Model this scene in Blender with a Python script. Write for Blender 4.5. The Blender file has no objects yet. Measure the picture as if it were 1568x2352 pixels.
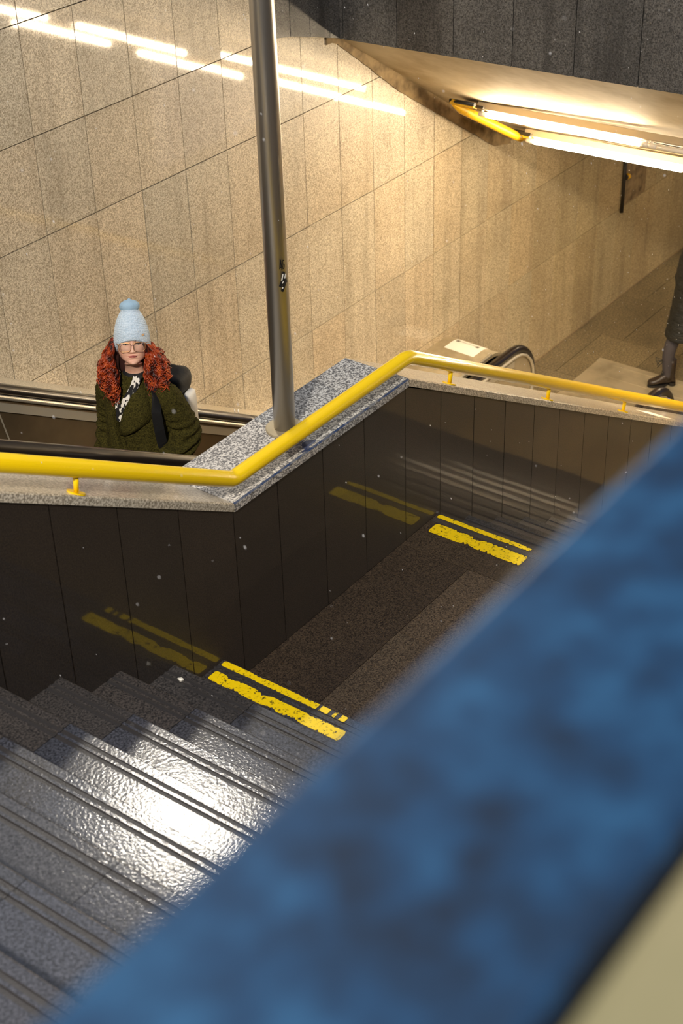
import bpy, bmesh, math, random
from mathutils import Vector, Matrix, noise
PI = math.pi
random.seed(7)
C = bpy.context.scene.collection
scene = bpy.context.scene

# ------------------------------------------------------------------ camera
# Geometry below is written in metres with the camera at the origin; LIFT raises everything at the end so
# that the floor of the underpass is z = 0.
LIFT = 7.06
cam_data = bpy.data.cameras.new('camera')
cam = bpy.data.objects.new('camera', cam_data); C.objects.link(cam)
cam_data.sensor_fit = 'VERTICAL'; cam_data.sensor_height = 36.0; cam_data.sensor_width = 24.0
cam_data.lens = 3591.68 * 36.0 / 2352.0
cx = Vector((0.59165667, -0.80573224, -0.02716507))
cy = Vector((-0.45921097, -0.30912501, -0.83280671))
cz = Vector((0.66262181, 0.50521014, -0.55289696))
cam.matrix_world = Matrix(((cx.x, -cy.x, -cz.x, 0), (cx.y, -cy.y, -cz.y, 0), (cx.z, -cy.z, -cz.z, 0), (0, 0, 0, 1)))
cam_data.clip_start = 0.02; cam_data.clip_end = 200
cam_data.dof.use_dof = True; cam_data.dof.focus_distance = 8.3; cam_data.dof.aperture_fstop = 3.6
scene.camera = cam

# ------------------------------------------------------------------ world, lights, exposure
scene.view_settings.view_transform = 'Standard'; scene.view_settings.look = 'None'
scene.view_settings.gamma = 1.0; scene.view_settings.use_curve_mapping = False
scene.view_settings.exposure = 0.0
scene.cycles.use_denoising = True
scene.cycles.max_bounces = 6
w = bpy.data.worlds.new('night sky'); scene.world = w; w.use_nodes = True
bg = w.node_tree.nodes['Background']
bg.inputs[0].default_value = (0.30, 0.52, 1.0, 1); bg.inputs[1].default_value = 0.30

def area_light(name, loc, target, size, power, col, size_y=None):
    l = bpy.data.lights.new(name, 'AREA'); l.energy = power; l.color = col; l.size = size
    if size_y: l.shape = 'RECTANGLE'; l.size_y = size_y
    o = bpy.data.objects.new(name, l); C.objects.link(o); o.location = loc
    o.rotation_euler = (Vector(target) - Vector(loc)).to_track_quat('-Z', 'Y').to_euler()
    return o
area_light('street_light', (-2.6, 0.6, 3.6), (5.0, 5.2, -4.0), 0.6, 1230, (1.0, 0.91, 0.79))
area_light('street_light_far', (7.6, 7.8, 2.9), (2.6, 2.8, -4.0), 0.42, 240, (1.0, 0.92, 0.78), 0.28)
TUBE_L = 155.0
TUBE_C = (1.0, 0.80, 0.54)

# ------------------------------------------------------------------ materials
def lin(c):
    return tuple((v / 255 / 12.92 if v / 255 <= 0.04045 else ((v / 255 + 0.055) / 1.055) ** 2.4) for v in c) + (1.0,)
class NT:
    def __init__(s, name):
        s.m = bpy.data.materials.new(name); s.m.use_nodes = True; s.t = s.m.node_tree; s.n = s.t.nodes; s.l = s.t.links
        s.b = s.n['Principled BSDF']; s.pos = None
    def node(s, ty, **kw):
        x = s.n.new(ty)
        for k, v in kw.items(): setattr(x, k, v)
        return x
    def P(s, scale=(1, 1, 1)):
        g = s.node('ShaderNodeNewGeometry'); mp = s.node('ShaderNodeMapping'); mp.inputs['Scale'].default_value = scale
        s.l.new(g.outputs['Position'], mp.inputs['Vector']); return mp.outputs[0]
    def O(s, scale=(1, 1, 1)):
        g = s.node('ShaderNodeTexCoord'); mp = s.node('ShaderNodeMapping'); mp.inputs['Scale'].default_value = scale
        s.l.new(g.outputs['Object'], mp.inputs['Vector']); return mp.outputs[0]
    def noise(s, vec, scale, detail=3, rough=0.5):
        x = s.node('ShaderNodeTexNoise'); x.inputs['Scale'].default_value = scale; x.inputs['Detail'].default_value = detail
        x.inputs['Roughness'].default_value = rough; s.l.new(vec, x.inputs['Vector']); return x.outputs['Fac']
    def vor(s, vec, scale, feature='F1', out='Distance'):
        x = s.node('ShaderNodeTexVoronoi'); x.feature = feature; x.inputs['Scale'].default_value = scale
        s.l.new(vec, x.inputs['Vector']); return x.outputs[out]
    def ramp(s, fac, stops):
        x = s.node('ShaderNodeValToRGB'); e = x.color_ramp.elements
        while len(e) > 1: e.remove(e[0])
        e[0].position = stops[0][0]; e[0].color = tuple(stops[0][1]) if len(stops[0][1]) == 4 else tuple(stops[0][1]) + (1,)
        for p, c in stops[1:]:
            k = e.new(p); k.color = tuple(c) if len(c) == 4 else tuple(c) + (1,)
        s.l.new(fac, x.inputs[0]); return x.outputs[0]
    def mix(s, fac, a, b, mode='MIX'):
        x = s.node('ShaderNodeMix'); x.data_type = 'RGBA'; x.blend_type = mode
        for v, k in ((fac, 0), (a, 6), (b, 7)):
            if isinstance(v, (int, float)): x.inputs[k].default_value = v
            elif isinstance(v, tuple): x.inputs[k].default_value = v
            else: s.l.new(v, x.inputs[k])
        return x.outputs[2]
    def math(s, op, a, b=0.0, c=None):
        x = s.node('ShaderNodeMath'); x.operation = op
        for v, k in ((a, 0), (b, 1)) + (((c, 2),) if c is not None else ()):
            if isinstance(v, (int, float)): x.inputs[k].default_value = v
            else: s.l.new(v, x.inputs[k])
        return x.outputs[0]
    def attr(s, name):
        x = s.node('ShaderNodeAttribute'); x.attribute_name = name; return x.outputs['Color']
    def bump(s, h, strength, dist):
        x = s.node('ShaderNodeBump'); x.inputs['Strength'].default_value = strength; x.inputs['Distance'].default_value = dist
        s.l.new(h, x.inputs['Height']); s.l.new(x.outputs[0], s.b.inputs['Normal']); return x
    def set(s, **kw):
        for k, v in kw.items():
            i = s.b.inputs[k.replace('_', ' ')]
            if hasattr(v, 'default_value') or isinstance(v, bpy.types.NodeSocket): s.l.new(v, i)
            else: i.default_value = v
        return s

def granite(name, light, dark, scale=160, rough=0.45, coat=0.0, coat_rough=0.05, bump=0.3, tone=False,
            stain=0.25, stain_col=(0.03, 0.02, 0.01, 1), streak=0.0, contrast=(0.35, 0.65), wet=None, cbump=None):
    t = NT(name); p = t.P()
    n1 = t.noise(p, scale, 2, 0.6)
    col = t.ramp(n1, [(contrast[0], lin(dark)), (contrast[1], lin(light))])
    v = t.vor(p, scale * 0.8); sp = t.ramp(v, [(0.0, (0, 0, 0)), (0.22, (1, 1, 1))])
    col = t.mix(0.45, col, sp, 'MULTIPLY')
    if tone: col = t.mix(1.0, col, t.attr('tone'), 'MULTIPLY')
    big = t.noise(p, 1.6, 4, 0.6); bf = t.ramp(big, [(0.42, (0, 0, 0)), (0.72, (1, 1, 1))])
    col = t.mix(t.math('MULTIPLY', bf, stain), col, stain_col)
    if streak:
        sv = t.P((5.0, 5.0, 0.35)); sn = t.noise(sv, 1.6, 5, 0.65); sf = t.ramp(sn, [(0.5, (0, 0, 0)), (0.75, (1, 1, 1))])
        col = t.mix(t.math('MULTIPLY', sf, streak), col, stain_col)
    t.set(Base_Color=col, Roughness=rough, Coat_Weight=coat, Coat_Roughness=coat_rough)
    if wet:
        wn = t.noise(p, wet[0], 3, 0.6)
        r = t.ramp(wn, [(0.35, (wet[1],) * 3), (0.65, (wet[2],) * 3)]); t.set(Roughness=r)
    if bump: 
        bm_ = t.bump(n1, bump, 0.0025)
    return t.m
def plain(name, rgb, rough=0.5, metal=0.0, coat=0.0, nscale=0, ncol=None, bump=0, bscale=80, spec=None, stops=(0.4, 0.7)):
    t = NT(name); col = lin(rgb)
    if ncol is not None:
        n = t.noise(t.O(), nscale, 4, 0.6); col = t.ramp(n, [(stops[0], lin(rgb)), (stops[1], lin(ncol))])
    t.set(Base_Color=col, Roughness=rough, Metallic=metal, Coat_Weight=coat)
    if spec is not None: t.set(Specular_IOR_Level=spec)
    if bump: t.bump(t.noise(t.O(), bscale, 3), bump, 0.004)
    return t.m
M = {}
M['wall'] = granite('beige granite cladding', (232, 220, 194), (158, 142, 116), 130, 0.5, 1.0, 0.045, 0.25, True, 0.22, lin((90, 70, 45)), 0.35)
M['darkwall'] = granite('dark polished granite cladding', (56, 47, 39), (22, 19, 17), 150, 0.5, 1.0, 0.05, 0.15, True, 0.35, lin((22, 18, 15)), 0.25)
M['fascia'] = granite('grey granite fascia', (120, 116, 110), (52, 50, 48), 110, 0.6, 0.3, 0.25, 0.35, True, 0.4, lin((28, 27, 27)), 0.75)
M['cap'] = granite('speckled grey granite coping', (215, 213, 208), (92, 92, 94), 105, 0.35, 0.5, 0.12, 0.35, True, 0.15, lin((90, 85, 70)), 0, (0.42, 0.6))
M['joint'] = plain('dark joint', (22, 18, 14), 0.9)
M['floor'] = granite('underpass floor tiles', (150, 138, 112), (92, 82, 64), 60, 0.45, 0.25, 0.2, 0.2, True, 0.45, lin((52, 46, 34)), 0)
M['tread'] = granite('wet granite tread', (80, 80, 84), (27, 28, 31), 120, 0.55, 0.35, 0.13, 0.0, True, 0.35, lin((30, 26, 23)), 0)
t = NT('x')
# wet sparkle on the treads: a water film that follows the grain
def add_wet(m, sc=70, strength=0.5, dist=0.0022):
    nt = m.node_tree; b = nt.nodes['Principled BSDF']
    g = nt.nodes.new('ShaderNodeNewGeometry')
    n = nt.nodes.new('ShaderNodeTexNoise'); n.inputs['Scale'].default_value = sc; n.inputs['Detail'].default_value = 3
    nt.links.new(g.outputs['Position'], n.inputs['Vector'])
    bp = nt.nodes.new('ShaderNodeBump'); bp.inputs['Strength'].default_value = strength; bp.inputs['Distance'].default_value = dist
    nt.links.new(n.outputs['Fac'], bp.inputs['Height']); nt.links.new(bp.outputs[0], b.inputs['Normal'])
    nt.links.new(bp.outputs[0], b.inputs['Coat Normal'])
add_wet(M['tread'], 85, 0.35, 0.0022)
M['tread'].node_tree.nodes['Principled BSDF'].inputs['Coat Weight'].default_value = 0.9
M['grip'] = plain('dark anti-slip strip', (52, 50, 50), 0.35, bump=0.5, bscale=200)
M['landing'] = granite('damp landing slab', (104, 92, 78), (40, 34, 29), 150, 0.4, 0.2, 0.3, 0.2, True, 0.3, lin((30, 24, 19)), 0)
M['soffit'] = plain('cream painted soffit', (205, 190, 160), 0.75, nscale=2.2, ncol=(168, 148, 112), bump=0.15, bscale=25)
M['yellow'] = plain('yellow rail enamel', (255, 214, 8), 0.28, coat=0.5, bump=0.25, bscale=160)
M['steel'] = plain('brushed stainless steel', (200, 194, 184), 0.33, 0.92, bump=0.05, bscale=60)
M['steel_dull'] = plain('dull stainless sheet', (190, 176, 146), 0.45, 0.45, nscale=3, ncol=(150, 138, 112), bump=0.12, bscale=4)
M['panel'] = plain('brown steel inner panel', (122, 105, 78), 0.36, 0.5, nscale=2, ncol=(96, 82, 62))
M['trimsteel'] = plain('polished trim', (215, 208, 190), 0.42, 0.7)
M['rubber'] = plain('black handrail rubber', (30, 24, 21), 0.3, coat=0.3)
M['deck'] = granite('escalator deck stone', (232, 220, 194), (196, 182, 152), 90, 0.5, 0.1, 0.3, 0.1, False, 0.15, lin((70, 60, 45)))
M['darkdeck'] = plain('dark outer deck', (62, 55, 47), 0.35, 0.3, nscale=30, ncol=(40, 35, 30), bump=0.15)
M['white'] = plain('white paint', (235, 232, 222), 0.5)
M['ink'] = plain('black marker ink', (14, 13, 13), 0.6)
M['inkgrey'] = plain('grey print', (110, 105, 90), 0.6)
M['bluepaint'] = plain('blue print', (60, 92, 170), 0.5)
M['lampyellow'] = plain('yellow lamp bracket', (222, 172, 18), 0.45, nscale=30, ncol=(170, 120, 10), stops=(0.5, 0.8))
M['mottlebrown'] = plain('mottled brown band', (150, 128, 92), 0.85, nscale=9, ncol=(92, 74, 48), bump=0.4, bscale=60)
M['housing'] = plain('lamp housing', (190, 172, 140), 0.4, 0.3)
M['black'] = plain('black fitting', (18, 17, 17), 0.5)
M['blackplastic'] = plain('dark lamp edge', (40, 34, 24), 0.5)
t = NT('fluorescent tube glass'); t.set(Base_Color=(1, 1, 1, 1), Emission_Color=TUBE_C + (1,), Emission_Strength=TUBE_L); M['tube'] = t.m
t = NT('unlit tube glass'); t.set(Base_Color=lin((235, 225, 205)), Roughness=0.2, Emission_Color=TUBE_C + (1,), Emission_Strength=0.0); M['tube_off'] = t.m
# worn yellow floor paint
t = NT('worn yellow floor paint'); n = t.noise(t.P(), 55, 5, 0.75)
t.set(Base_Color=t.ramp(n, [(0.37, lin((62, 54, 18))), (0.43, lin((240, 205, 0))), (1, lin((255, 222, 10)))]), Roughness=0.4, Coat_Weight=0.3); M['floorpaint'] = t.m
# blue rail with worn blotches
t = NT('blotchy blue enamel'); n = t.noise(t.P((1, 1, 1)), 26, 4, 0.6)
t.set(Base_Color=t.ramp(n, [(0.30, lin((5, 18, 34))), (0.5, lin((8, 36, 62))), (0.72, lin((22, 58, 88)))]), Roughness=0.45); M['bluerail'] = t.m
M['pavement'] = plain('pale pavement', (96, 91, 68), 0.8, nscale=4, ncol=(82, 80, 56))
M['street'] = plain('street paving', (196, 186, 140), 0.85, nscale=1.5, ncol=(130, 126, 92))

# ------------------------------------------------------------------ mesh helpers
class MB:
    def __init__(s): s.bm = bmesh.new(); s.tone = s.bm.loops.layers.float_color.new('tone')
    def face(s, vs, tone=(1, 1, 1), mi=0, smooth=False):
        try: f = s.bm.faces.new(vs)
        except ValueError: return None
        f.material_index = mi; f.smooth = smooth
        for l in f.loops: l[s.tone] = (tone[0], tone[1], tone[2], 1)
        return f
    def box(s, x0, x1, y0, y1, z0, z1, tone=(1, 1, 1), mi=0, jit=0.0):
        c = [(x0, y0, z0), (x1, y0, z0), (x1, y1, z0), (x0, y1, z0), (x0, y0, z1), (x1, y0, z1), (x1, y1, z1), (x0, y1, z1)]
        v = [s.bm.verts.new(p) for p in c]
        for i in ((0, 3, 2, 1), (4, 5, 6, 7), (0, 1, 5, 4), (1, 2, 6, 5), (2, 3, 7, 6), (3, 0, 4, 7)): s.face([v[k] for k in i], tone, mi)
        return v
    def prism(s, poly, y0, y1, tone=(1, 1, 1), mi=0, axis='y'):
        f = {'y': lambda a, b, h: (a, h, b), 'x': lambda a, b, h: (h, a, b), 'z': lambda a, b, h: (a, b, h)}[axis]
        A = [s.bm.verts.new(f(a, b, y0)) for a, b in poly]; B = [s.bm.verts.new(f(a, b, y1)) for a, b in poly]
        s.face(list(reversed(A)), tone, mi); s.face(B, tone, mi); n = len(poly)
        for i in range(n): s.face([A[i], A[(i + 1) % n], B[(i + 1) % n], B[i]], tone, mi)
        return A, B
    def tube(s, path, r, n=12, mi=0, smooth=True, cap=True, tone=(1, 1, 1), closed=False, up=None):
        path = [Vector(p) for p in path]; N = len(path); rings = []; a = None
        for i, p in enumerate(path):
            if closed: d = path[(i + 1) % N] - path[i - 1]
            elif i == 0: d = path[1] - path[0]
            elif i == N - 1: d = path[-1] - path[-2]
            else: d = (path[i + 1] - path[i]).normalized() + (path[i] - path[i - 1]).normalized()
            d.normalize()
            if a is None:
                a = Vector(up) if up else (Vector((0, 0, 1)) if abs(d.z) < 0.9 else Vector((1, 0, 0)))
            a = (a - d * a.dot(d)); a = a.normalized() if a.length > 1e-6 else d.orthogonal().normalized()
            b = d.cross(a); rr = r[i] if isinstance(r, (list, tuple)) else r
            # keep the radius through mitred bends
            k = 1.0
            if 0 < i < N - 1 and not closed:
                c_ = (path[i + 1] - path[i]).normalized().dot((path[i] - path[i - 1]).normalized()); k = 1 / max(0.5, math.sqrt((1 + c_) / 2))
            rings.append([s.bm.verts.new(p + (a * math.cos(2 * PI * j / n) * (k if k > 1.001 else 1) + b * math.sin(2 * PI * j / n)) * rr) for j in range(n)])
        for i in range(N if closed else N - 1):
            A, B_ = rings[i], rings[(i + 1) % N]
            for j in range(n): s.face([A[j], A[(j + 1) % n], B_[(j + 1) % n], B_[j]], tone, mi, smooth)
        if cap and not closed:
            s.face(list(reversed(rings[0])), tone, mi); s.face(rings[-1], tone, mi)
        return rings
    def loft(s, rings, mi=0, smooth=True, cap=True, tone=(1, 1, 1), closed=True):
        R = [[s.bm.verts.new(p) for p in r] for r in rings]; n = len(R[0])
        for i in range(len(R) - 1):
            for j in range(n if closed else n - 1): s.face([R[i][j], R[i][(j + 1) % n], R[i + 1][(j + 1) % n], R[i + 1][j]], tone, mi, smooth)
        if cap: s.face(list(reversed(R[0])), tone, mi, smooth); s.face(R[-1], tone, mi, smooth)
        return R
    def lathe(s, prof, c=(0, 0, 0), n=24, mi=0, smooth=True):
        return s.loft([[(c[0] + r * math.cos(2 * PI * j / n), c[1] + r * math.sin(2 * PI * j / n), c[2] + z) for j in range(n)] for z, r in prof], mi, smooth)
    def ball(s, c, r, n=14, mi=0, sc=(1, 1, 1)):
        prof = [(-math.cos(PI * i / n) * r, max(1e-4, math.sin(PI * i / n) * r)) for i in range(n + 1)]
        return s.loft([[(c[0] + q * sc[0] * math.cos(2 * PI * j / (2 * n)), c[1] + q * sc[1] * math.sin(2 * PI * j / (2 * n)), c[2] + z * sc[2]) for j in range(2 * n)] for z, q in prof], mi)
def root_of(o):
    while o.parent: o = o.parent
    return o
def obj(name, mb, mats, parent=None, local=False, bevel=0):
    me = bpy.data.meshes.new(name); bm = mb.bm
    bmesh.ops.recalc_face_normals(bm, faces=bm.faces)
    o = bpy.data.objects.new(name, me); C.objects.link(o)
    if parent is not None:
        o.parent = parent
        if not local: bmesh.ops.translate(bm, verts=bm.verts, vec=-root_of(parent).location)
    elif not local:
        xs = [v.co for v in bm.verts]
        c = Vector((sum(v.x for v in xs) / len(xs), sum(v.y for v in xs) / len(xs), min(v.z for v in xs)))
        bmesh.ops.translate(bm, verts=bm.verts, vec=-c); o.location = c
    bm.to_mesh(me); bm.free()
    for m in (mats if isinstance(mats, (list, tuple)) else [mats]): me.materials.append(m)
    if bevel:
        b = o.modifiers.new('bevel', 'BEVEL'); b.width = bevel; b.segments = 2; b.limit_method = 'ANGLE'
    return o
def tag(o, label, cat, group=None, kind=None):
    o['label'] = label; o['category'] = cat
    if group: o['group'] = group
    if kind: o['kind'] = kind
    return o
def struct(name, mb, mats, label=None, bevel=0):
    o = obj(name, mb, mats, bevel=bevel); o['kind'] = 'structure'
    if label: o['label'] = label
    return o
def thing(name, label, cat, loc, rotz=0, group=None):
    o = bpy.data.objects.new(name, None); C.objects.link(o); o.location = loc; o.rotation_euler = (0, 0, rotz)
    o.empty_display_size = 0.2
    return tag(o, label, cat, group)
def rnd_tone(lo=0.82, hi=1.08, warm=0.03):
    k = random.uniform(lo, hi); q = random.uniform(-warm, warm); return (k * (1 + q), k, k * (1 - q))

# ------------------------------------------------------------------ setting: walls
WY = 6.45
ZL = -6.18
H = lambda X: max(ZL, -4.03 - 0.58 * (X - 4.758)) # height of the escalator handrails
def slab_wall(mb, xs, zs, y, depth, side=-1, gap=0.0032, tilt=0.0009, mi=0, tones=(0.84, 1.06), clip=None):
    """Slabs whose face lies at y; side -1 = they face -y."""
    for i in range(len(xs) - 1):
        for j in range(len(zs) - 1):
            x0, x1, z0, z1 = xs[i] + gap, xs[i + 1] - gap, zs[j] + gap, zs[j + 1] - gap
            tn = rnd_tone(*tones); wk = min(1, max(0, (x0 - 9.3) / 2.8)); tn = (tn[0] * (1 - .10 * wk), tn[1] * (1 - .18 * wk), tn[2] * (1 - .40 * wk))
            v = mb.box(x0, x1, min(y, y - side * depth), max(y, y - side * depth), z0, z1, tn, mi)
            a, b = random.uniform(-tilt, tilt), random.uniform(-tilt, tilt)
            for k in v:
                if abs(k.co.y - y) < 1e-6:
                    k.co.y += a * (k.co.x - (x0 + x1) / 2) / 0.2 + b * (k.co.z - (z0 + z1) / 2) / 0.35
mb = MB()
xs = [5.737 + 0.4063 * k for k in range(-19, 28)]
rows = [-7.08, -6.06, -5.287, -4.462, -3.633, -3.042, -2.410, -1.79, -1.17, -0.62]
slab_wall(mb, xs, rows, WY, 0.03, tones=(0.90, 1.05))
mb.box(xs[0], xs[-1], WY + 0.028, WY + 0.4, -7.2, -0.62, (1, 1, 1), 1)
struct('wall_back', mb, [M['wall'], M['joint']])

# the dark wall between stairs and escalator, with its coping
SL, SR = 0.585, 0.559
XA, XB = 4.32, 5.694           # the level part of the coping
def captop(X): return -3.78 + SL * (XA - X) if X < XA else (-3.78 if X < XB else -3.78 - SR * (X - XB))
X_END = 10.35
mb = MB()
core = [(-1.2, -8.0), (-1.2, captop(-1.2) - 0.045), (XA, -3.825), (XB, -3.825), (X_END, captop(X_END) - 0.045), (X_END, -8.0)]
mb.prism(core, 3.93, 4.26, mi=1)
fx = [XA - 0.345 * k for k in range(16, 0, -1)] + [XA, 4.636, 4.983, 5.319, 5.675, 6.005, 6.337, 6.675, 7.01, 7.323, 7.654, 7.995] + [7.995 + 0.335 * k for k in range(1, 8)]
for i in range(len(fx) - 1):
    a, b = fx[i] + 0.0025, fx[i + 1] - 0.0025
    if b > X_END: b = X_END
    base = -4.9 + (0.575 * (4.2 - a) if a < 4.2 else (-0.567 * (b - 5.9) - 0.1 if b > 5.9 else 0)) - 0.4
    tl = rnd_tone(0.8, 1.12, 0.04); q = random.uniform(-0.0008, 0.0008)
    A, B = mb.prism([(a, base), (b, base), (b, captop(b) - 0.047), (a, captop(a) - 0.047)], 3.90, 3.932, tl)
    for v in A: v.co.y += q * (1 if v.co.x > (a + b) / 2 else -1)
# the inner face towards the escalator
mb.prism([(-1.2, -8.0), (-1.2, captop(-1.2) - 0.045), (XA, -3.825), (XB, -3.825), (X_END - .01, captop(X_END) - 0.045), (X_END - .01, -8.0)], 4.258, 4.275, mi=0)
struct('wall_middle', mb, [M['darkwall'], M['joint']])
mb = MB()
def cap_piece(x0, x1, tone, mi=0):
    g = 0.0015; a, b = x0 + g, x1 - g; t = 0.045; ch = 0.007
    y0, y1 = 3.888, 4.285
    def sec(X): z = captop(X); return [(X, y0, z - t), (X, y0, z - ch), (X, y0 + ch, z), (X, y1, z), (X, y1, z - t)]
    A = [mb.bm.verts.new(p) for p in sec(a)]; B = [mb.bm.verts.new(p) for p in sec(b)]
    for i in range(5):
        f = mb.face([A[i], A[(i + 1) % 5], B[(i + 1) % 5], B[i]], tone, (2 if (i == 1 and mi == 0) else mi))
    mb.face(A, tone, mi); mb.face(list(reversed(B)), tone, mi)
cuts = [-1.2, -0.5, 0.45, 1.4, 2.45, 3.36, XA]
for a, b in zip(cuts, cuts[1:]): cap_piece(a, b, rnd_tone(0.85, 0.95), 1)
for a, b in zip([XA, 4.94, 5.405], [4.94, 5.405, XB]): cap_piece(a, b, rnd_tone(0.97, 1.06), 0)
cuts = [XB, 6.45, 7.5, 8.6, 9.6, X_END + 0.01]
for a, b in zip(cuts, cuts[1:]): cap_piece(a, b, rnd_tone(0.8, 0.9), 1)
M['capwarm'] = granite('warm lit granite coping', (232, 222, 202), (150, 140, 122), 105, 0.32, 0.6, 0.12, 0.3, True, 0.3, lin((96, 76, 52)), 0, (0.4, 0.62))  # sloping coping: warm glow of the lamps put into the stone colour
M['capedge'] = plain('blue mottled coping edge', (46, 66, 104), 0.4, nscale=12, ncol=(120, 122, 124), stops=(0.45, 0.62))  # mottled blue chamfer of the level coping
struct('trim_1', mb, [M['cap'], M['capwarm'], M['capedge']])

# ------------------------------------------------------------------ setting: stairs and landing
X0s, Z0s, TR, RI = 4.181, -4.574, 0.322, 0.185
YN = 0.40                      # near side of the stair well
def stair(steps, z_bottom, xend_bottom, name, ysplits):
    """steps: list of (x_nose, x_back, z) with the nosing at larger x."""
    mb = MB()
    for (xn, xb, z) in steps:
        prof = [(xb, z), (xn - 0.094, z), (xn - 0.092, z - 0.004), (xn - 0.076, z - 0.004), (xn - 0.074, z + 0.001), (xn - 0.062, z + 0.001),
                (xn - 0.060, z - 0.004), (xn - 0.044, z - 0.004), (xn - 0.042, z), (xn - 0.006, z), (xn - 0.001, z - 0.003), (xn, z - 0.008), (xn, z - RI - 0.02)]
        cuts = sorted([YN - 0.05, 3.902] + ysplits(xn)); 
        for k in range(len(cuts) - 1):
            y0, y1 = cuts[k] + 0.0012, cuts[k + 1] - 0.0012
            tn = rnd_tone(0.88, 1.05, 0.03)
            tn = (tn[0] * 0.92, tn[1] * 0.97, tn[2] * 1.1) if k < len(cuts) - 2 else ((tn[0] * 0.92, tn[1] * 0.8, tn[2] * 0.66) if xn > 2.4 else (tn[0] * 0.9, tn[1] * 0.93, tn[2] * 0.98))
            A = [mb.bm.verts.new((x, y0, zz)) for x, zz in prof]; B = [mb.bm.verts.new((x, y1, zz)) for x, zz in prof]
            for i in range(len(prof) - 1):
                mb.face([A[i], B[i], B[i + 1], A[i + 1]], tn, 1 if 1 <= i <= 7 and i not in (4,) else 0)
        mb.box(xb - 0.35, xn - 0.004, YN - 0.05, 3.899, z - RI - 0.4, z - 0.012, (0.3, 0.3, 0.3), 1)
    return struct(name, mb, [M['tread'], M['grip']])
ups = [(X0s - TR * k, X0s - TR * (k + 1), Z0s + RI * k) for k in range(17)]
def sp_up(xn):
    r = random.Random(int(xn * 1000)); a = 3.45 + r.uniform(-0.04, 0.06) - (0.0 if xn > 2.4 else 0.85)
    return [a, a - 1.25 + r.uniform(-0.2, 0.2), a - 2.3] if xn > 2.4 else [a, 1.4]
stair(ups, 0, 0, 'stair_flight', sp_up)
downs = [(5.984 + 0.328 * j, 5.984 + 0.328 * (j - 1), -4.76 - 0.186 * j) for j in range(1, 13)]
mb = MB()
for (xn, xb, z) in downs:
    prof = [(xb, z), (xn - 0.094, z), (xn - 0.092, z - 0.004), (xn - 0.044, z - 0.004), (xn - 0.042, z), (xn - 0.006, z), (xn, z - 0.008), (xn, z - 0.25)]
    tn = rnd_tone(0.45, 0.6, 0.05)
    A = [mb.bm.verts.new((x, YN - 0.05, zz)) for x, zz in prof]; B = [mb.bm.verts.new((x, 3.902, zz)) for x, zz in prof]
    for i in range(len(prof) - 1): mb.face([A[i], B[i], B[i + 1], A[i + 1]], tn, 1 if 1 <= i <= 3 else 0)
    mb.box(xb - 0.1, xn - 0.004, YN - 0.05, 3.899, z - 0.35, z - 0.012, (0.3, 0.3, 0.3), 1)
struct('stair_flight', mb, [M['tread'], M['grip']])
mb = MB()
LZ = -4.757
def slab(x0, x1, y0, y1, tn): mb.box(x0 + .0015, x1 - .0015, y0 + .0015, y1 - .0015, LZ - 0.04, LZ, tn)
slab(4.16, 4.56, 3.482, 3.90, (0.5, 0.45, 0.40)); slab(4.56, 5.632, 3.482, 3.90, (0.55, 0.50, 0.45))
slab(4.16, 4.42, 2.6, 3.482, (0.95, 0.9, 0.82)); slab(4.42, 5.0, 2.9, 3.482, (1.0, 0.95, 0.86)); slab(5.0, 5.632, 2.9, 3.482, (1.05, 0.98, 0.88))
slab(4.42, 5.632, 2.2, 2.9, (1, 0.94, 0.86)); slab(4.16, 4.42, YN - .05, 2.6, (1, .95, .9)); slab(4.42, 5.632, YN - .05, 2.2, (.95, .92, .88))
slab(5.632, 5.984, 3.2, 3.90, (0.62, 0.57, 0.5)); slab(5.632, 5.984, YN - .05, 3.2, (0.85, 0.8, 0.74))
mb.box(4.10, 5.97, YN - .05, 3.90, LZ - 0.3, LZ - 0.008, (1, 1, 1), 1)
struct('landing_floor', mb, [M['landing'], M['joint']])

# near wall of the stair well and its blue capping rail
mb = MB()
mb.box(-1.4, 13.0, 0.17, YN - 0.05, -8.0, -0.56, (1, 1, 1), 0)
struct('wall_front', mb, [M['darkwall']])
mb = MB()
mb.box(-0.9, 12.0, 0.182, 0.343, -0.545, -0.50)
o = tag(obj('parapet_rail', mb, M['bluerail'], bevel=0.006), 'broad blue blurred rail in the foreground on top of the stair well parapet', 'rail')
mb = MB(); mb.box(-1.4, 13.0, -0.12, 0.178, -1.8, -0.508)
struct('wall_parapet', mb, [M['pavement']], bevel=0.01)
mb = MB(); mb.box(-6.0, 13.0, -5.0, -0.12, -1.8, -1.6)
struct('ground', mb, [M['street']])
mb = MB(); mb.box(-8.0, -1.39, 0.172, 6.4, -1.8, -1.6)
struct('ground', mb, [M['street']])

# underpass floor
mb = MB(); x = 8.0; r = random.Random(3); cols = []
while x < 21.5: cols.append(x); x += 0.9
cols = [10.62 + 0.893 * k for k in range(-3, 13)]
for i, a in enumerate(cols[:-1]):
    y = 0.2 + 0.37 * (i % 2); ys = [0.2]
    while y < 6.45: ys.append(y); y += 0.6
    ys.append(6.46)
    for y0, y1 in zip(ys, ys[1:]):
        if y1 - y0 > 0.02: mb.box(a + .003, cols[i + 1] - .003, y0 + .003, y1 - .003, -7.1, -7.06, tuple(a * b for a, b in zip(rnd_tone(0.82, 1.08, 0.02), (1, .93, .76))))
mb.box(7.9, 21.5, 0.1, 6.46, -7.3, -7.066, (1, 1, 1), 1)
struct('floor', mb, [M['floor'], M['joint']])
mb = MB()
mb.prism([(11.4, -7.06), (21, -7.06), (21, -7.045), (11.4, -7.045)], 6.435, 6.45, (0.5, 0.42, 0.3))
struct('baseboard_back', mb, [M['wall']])
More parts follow.
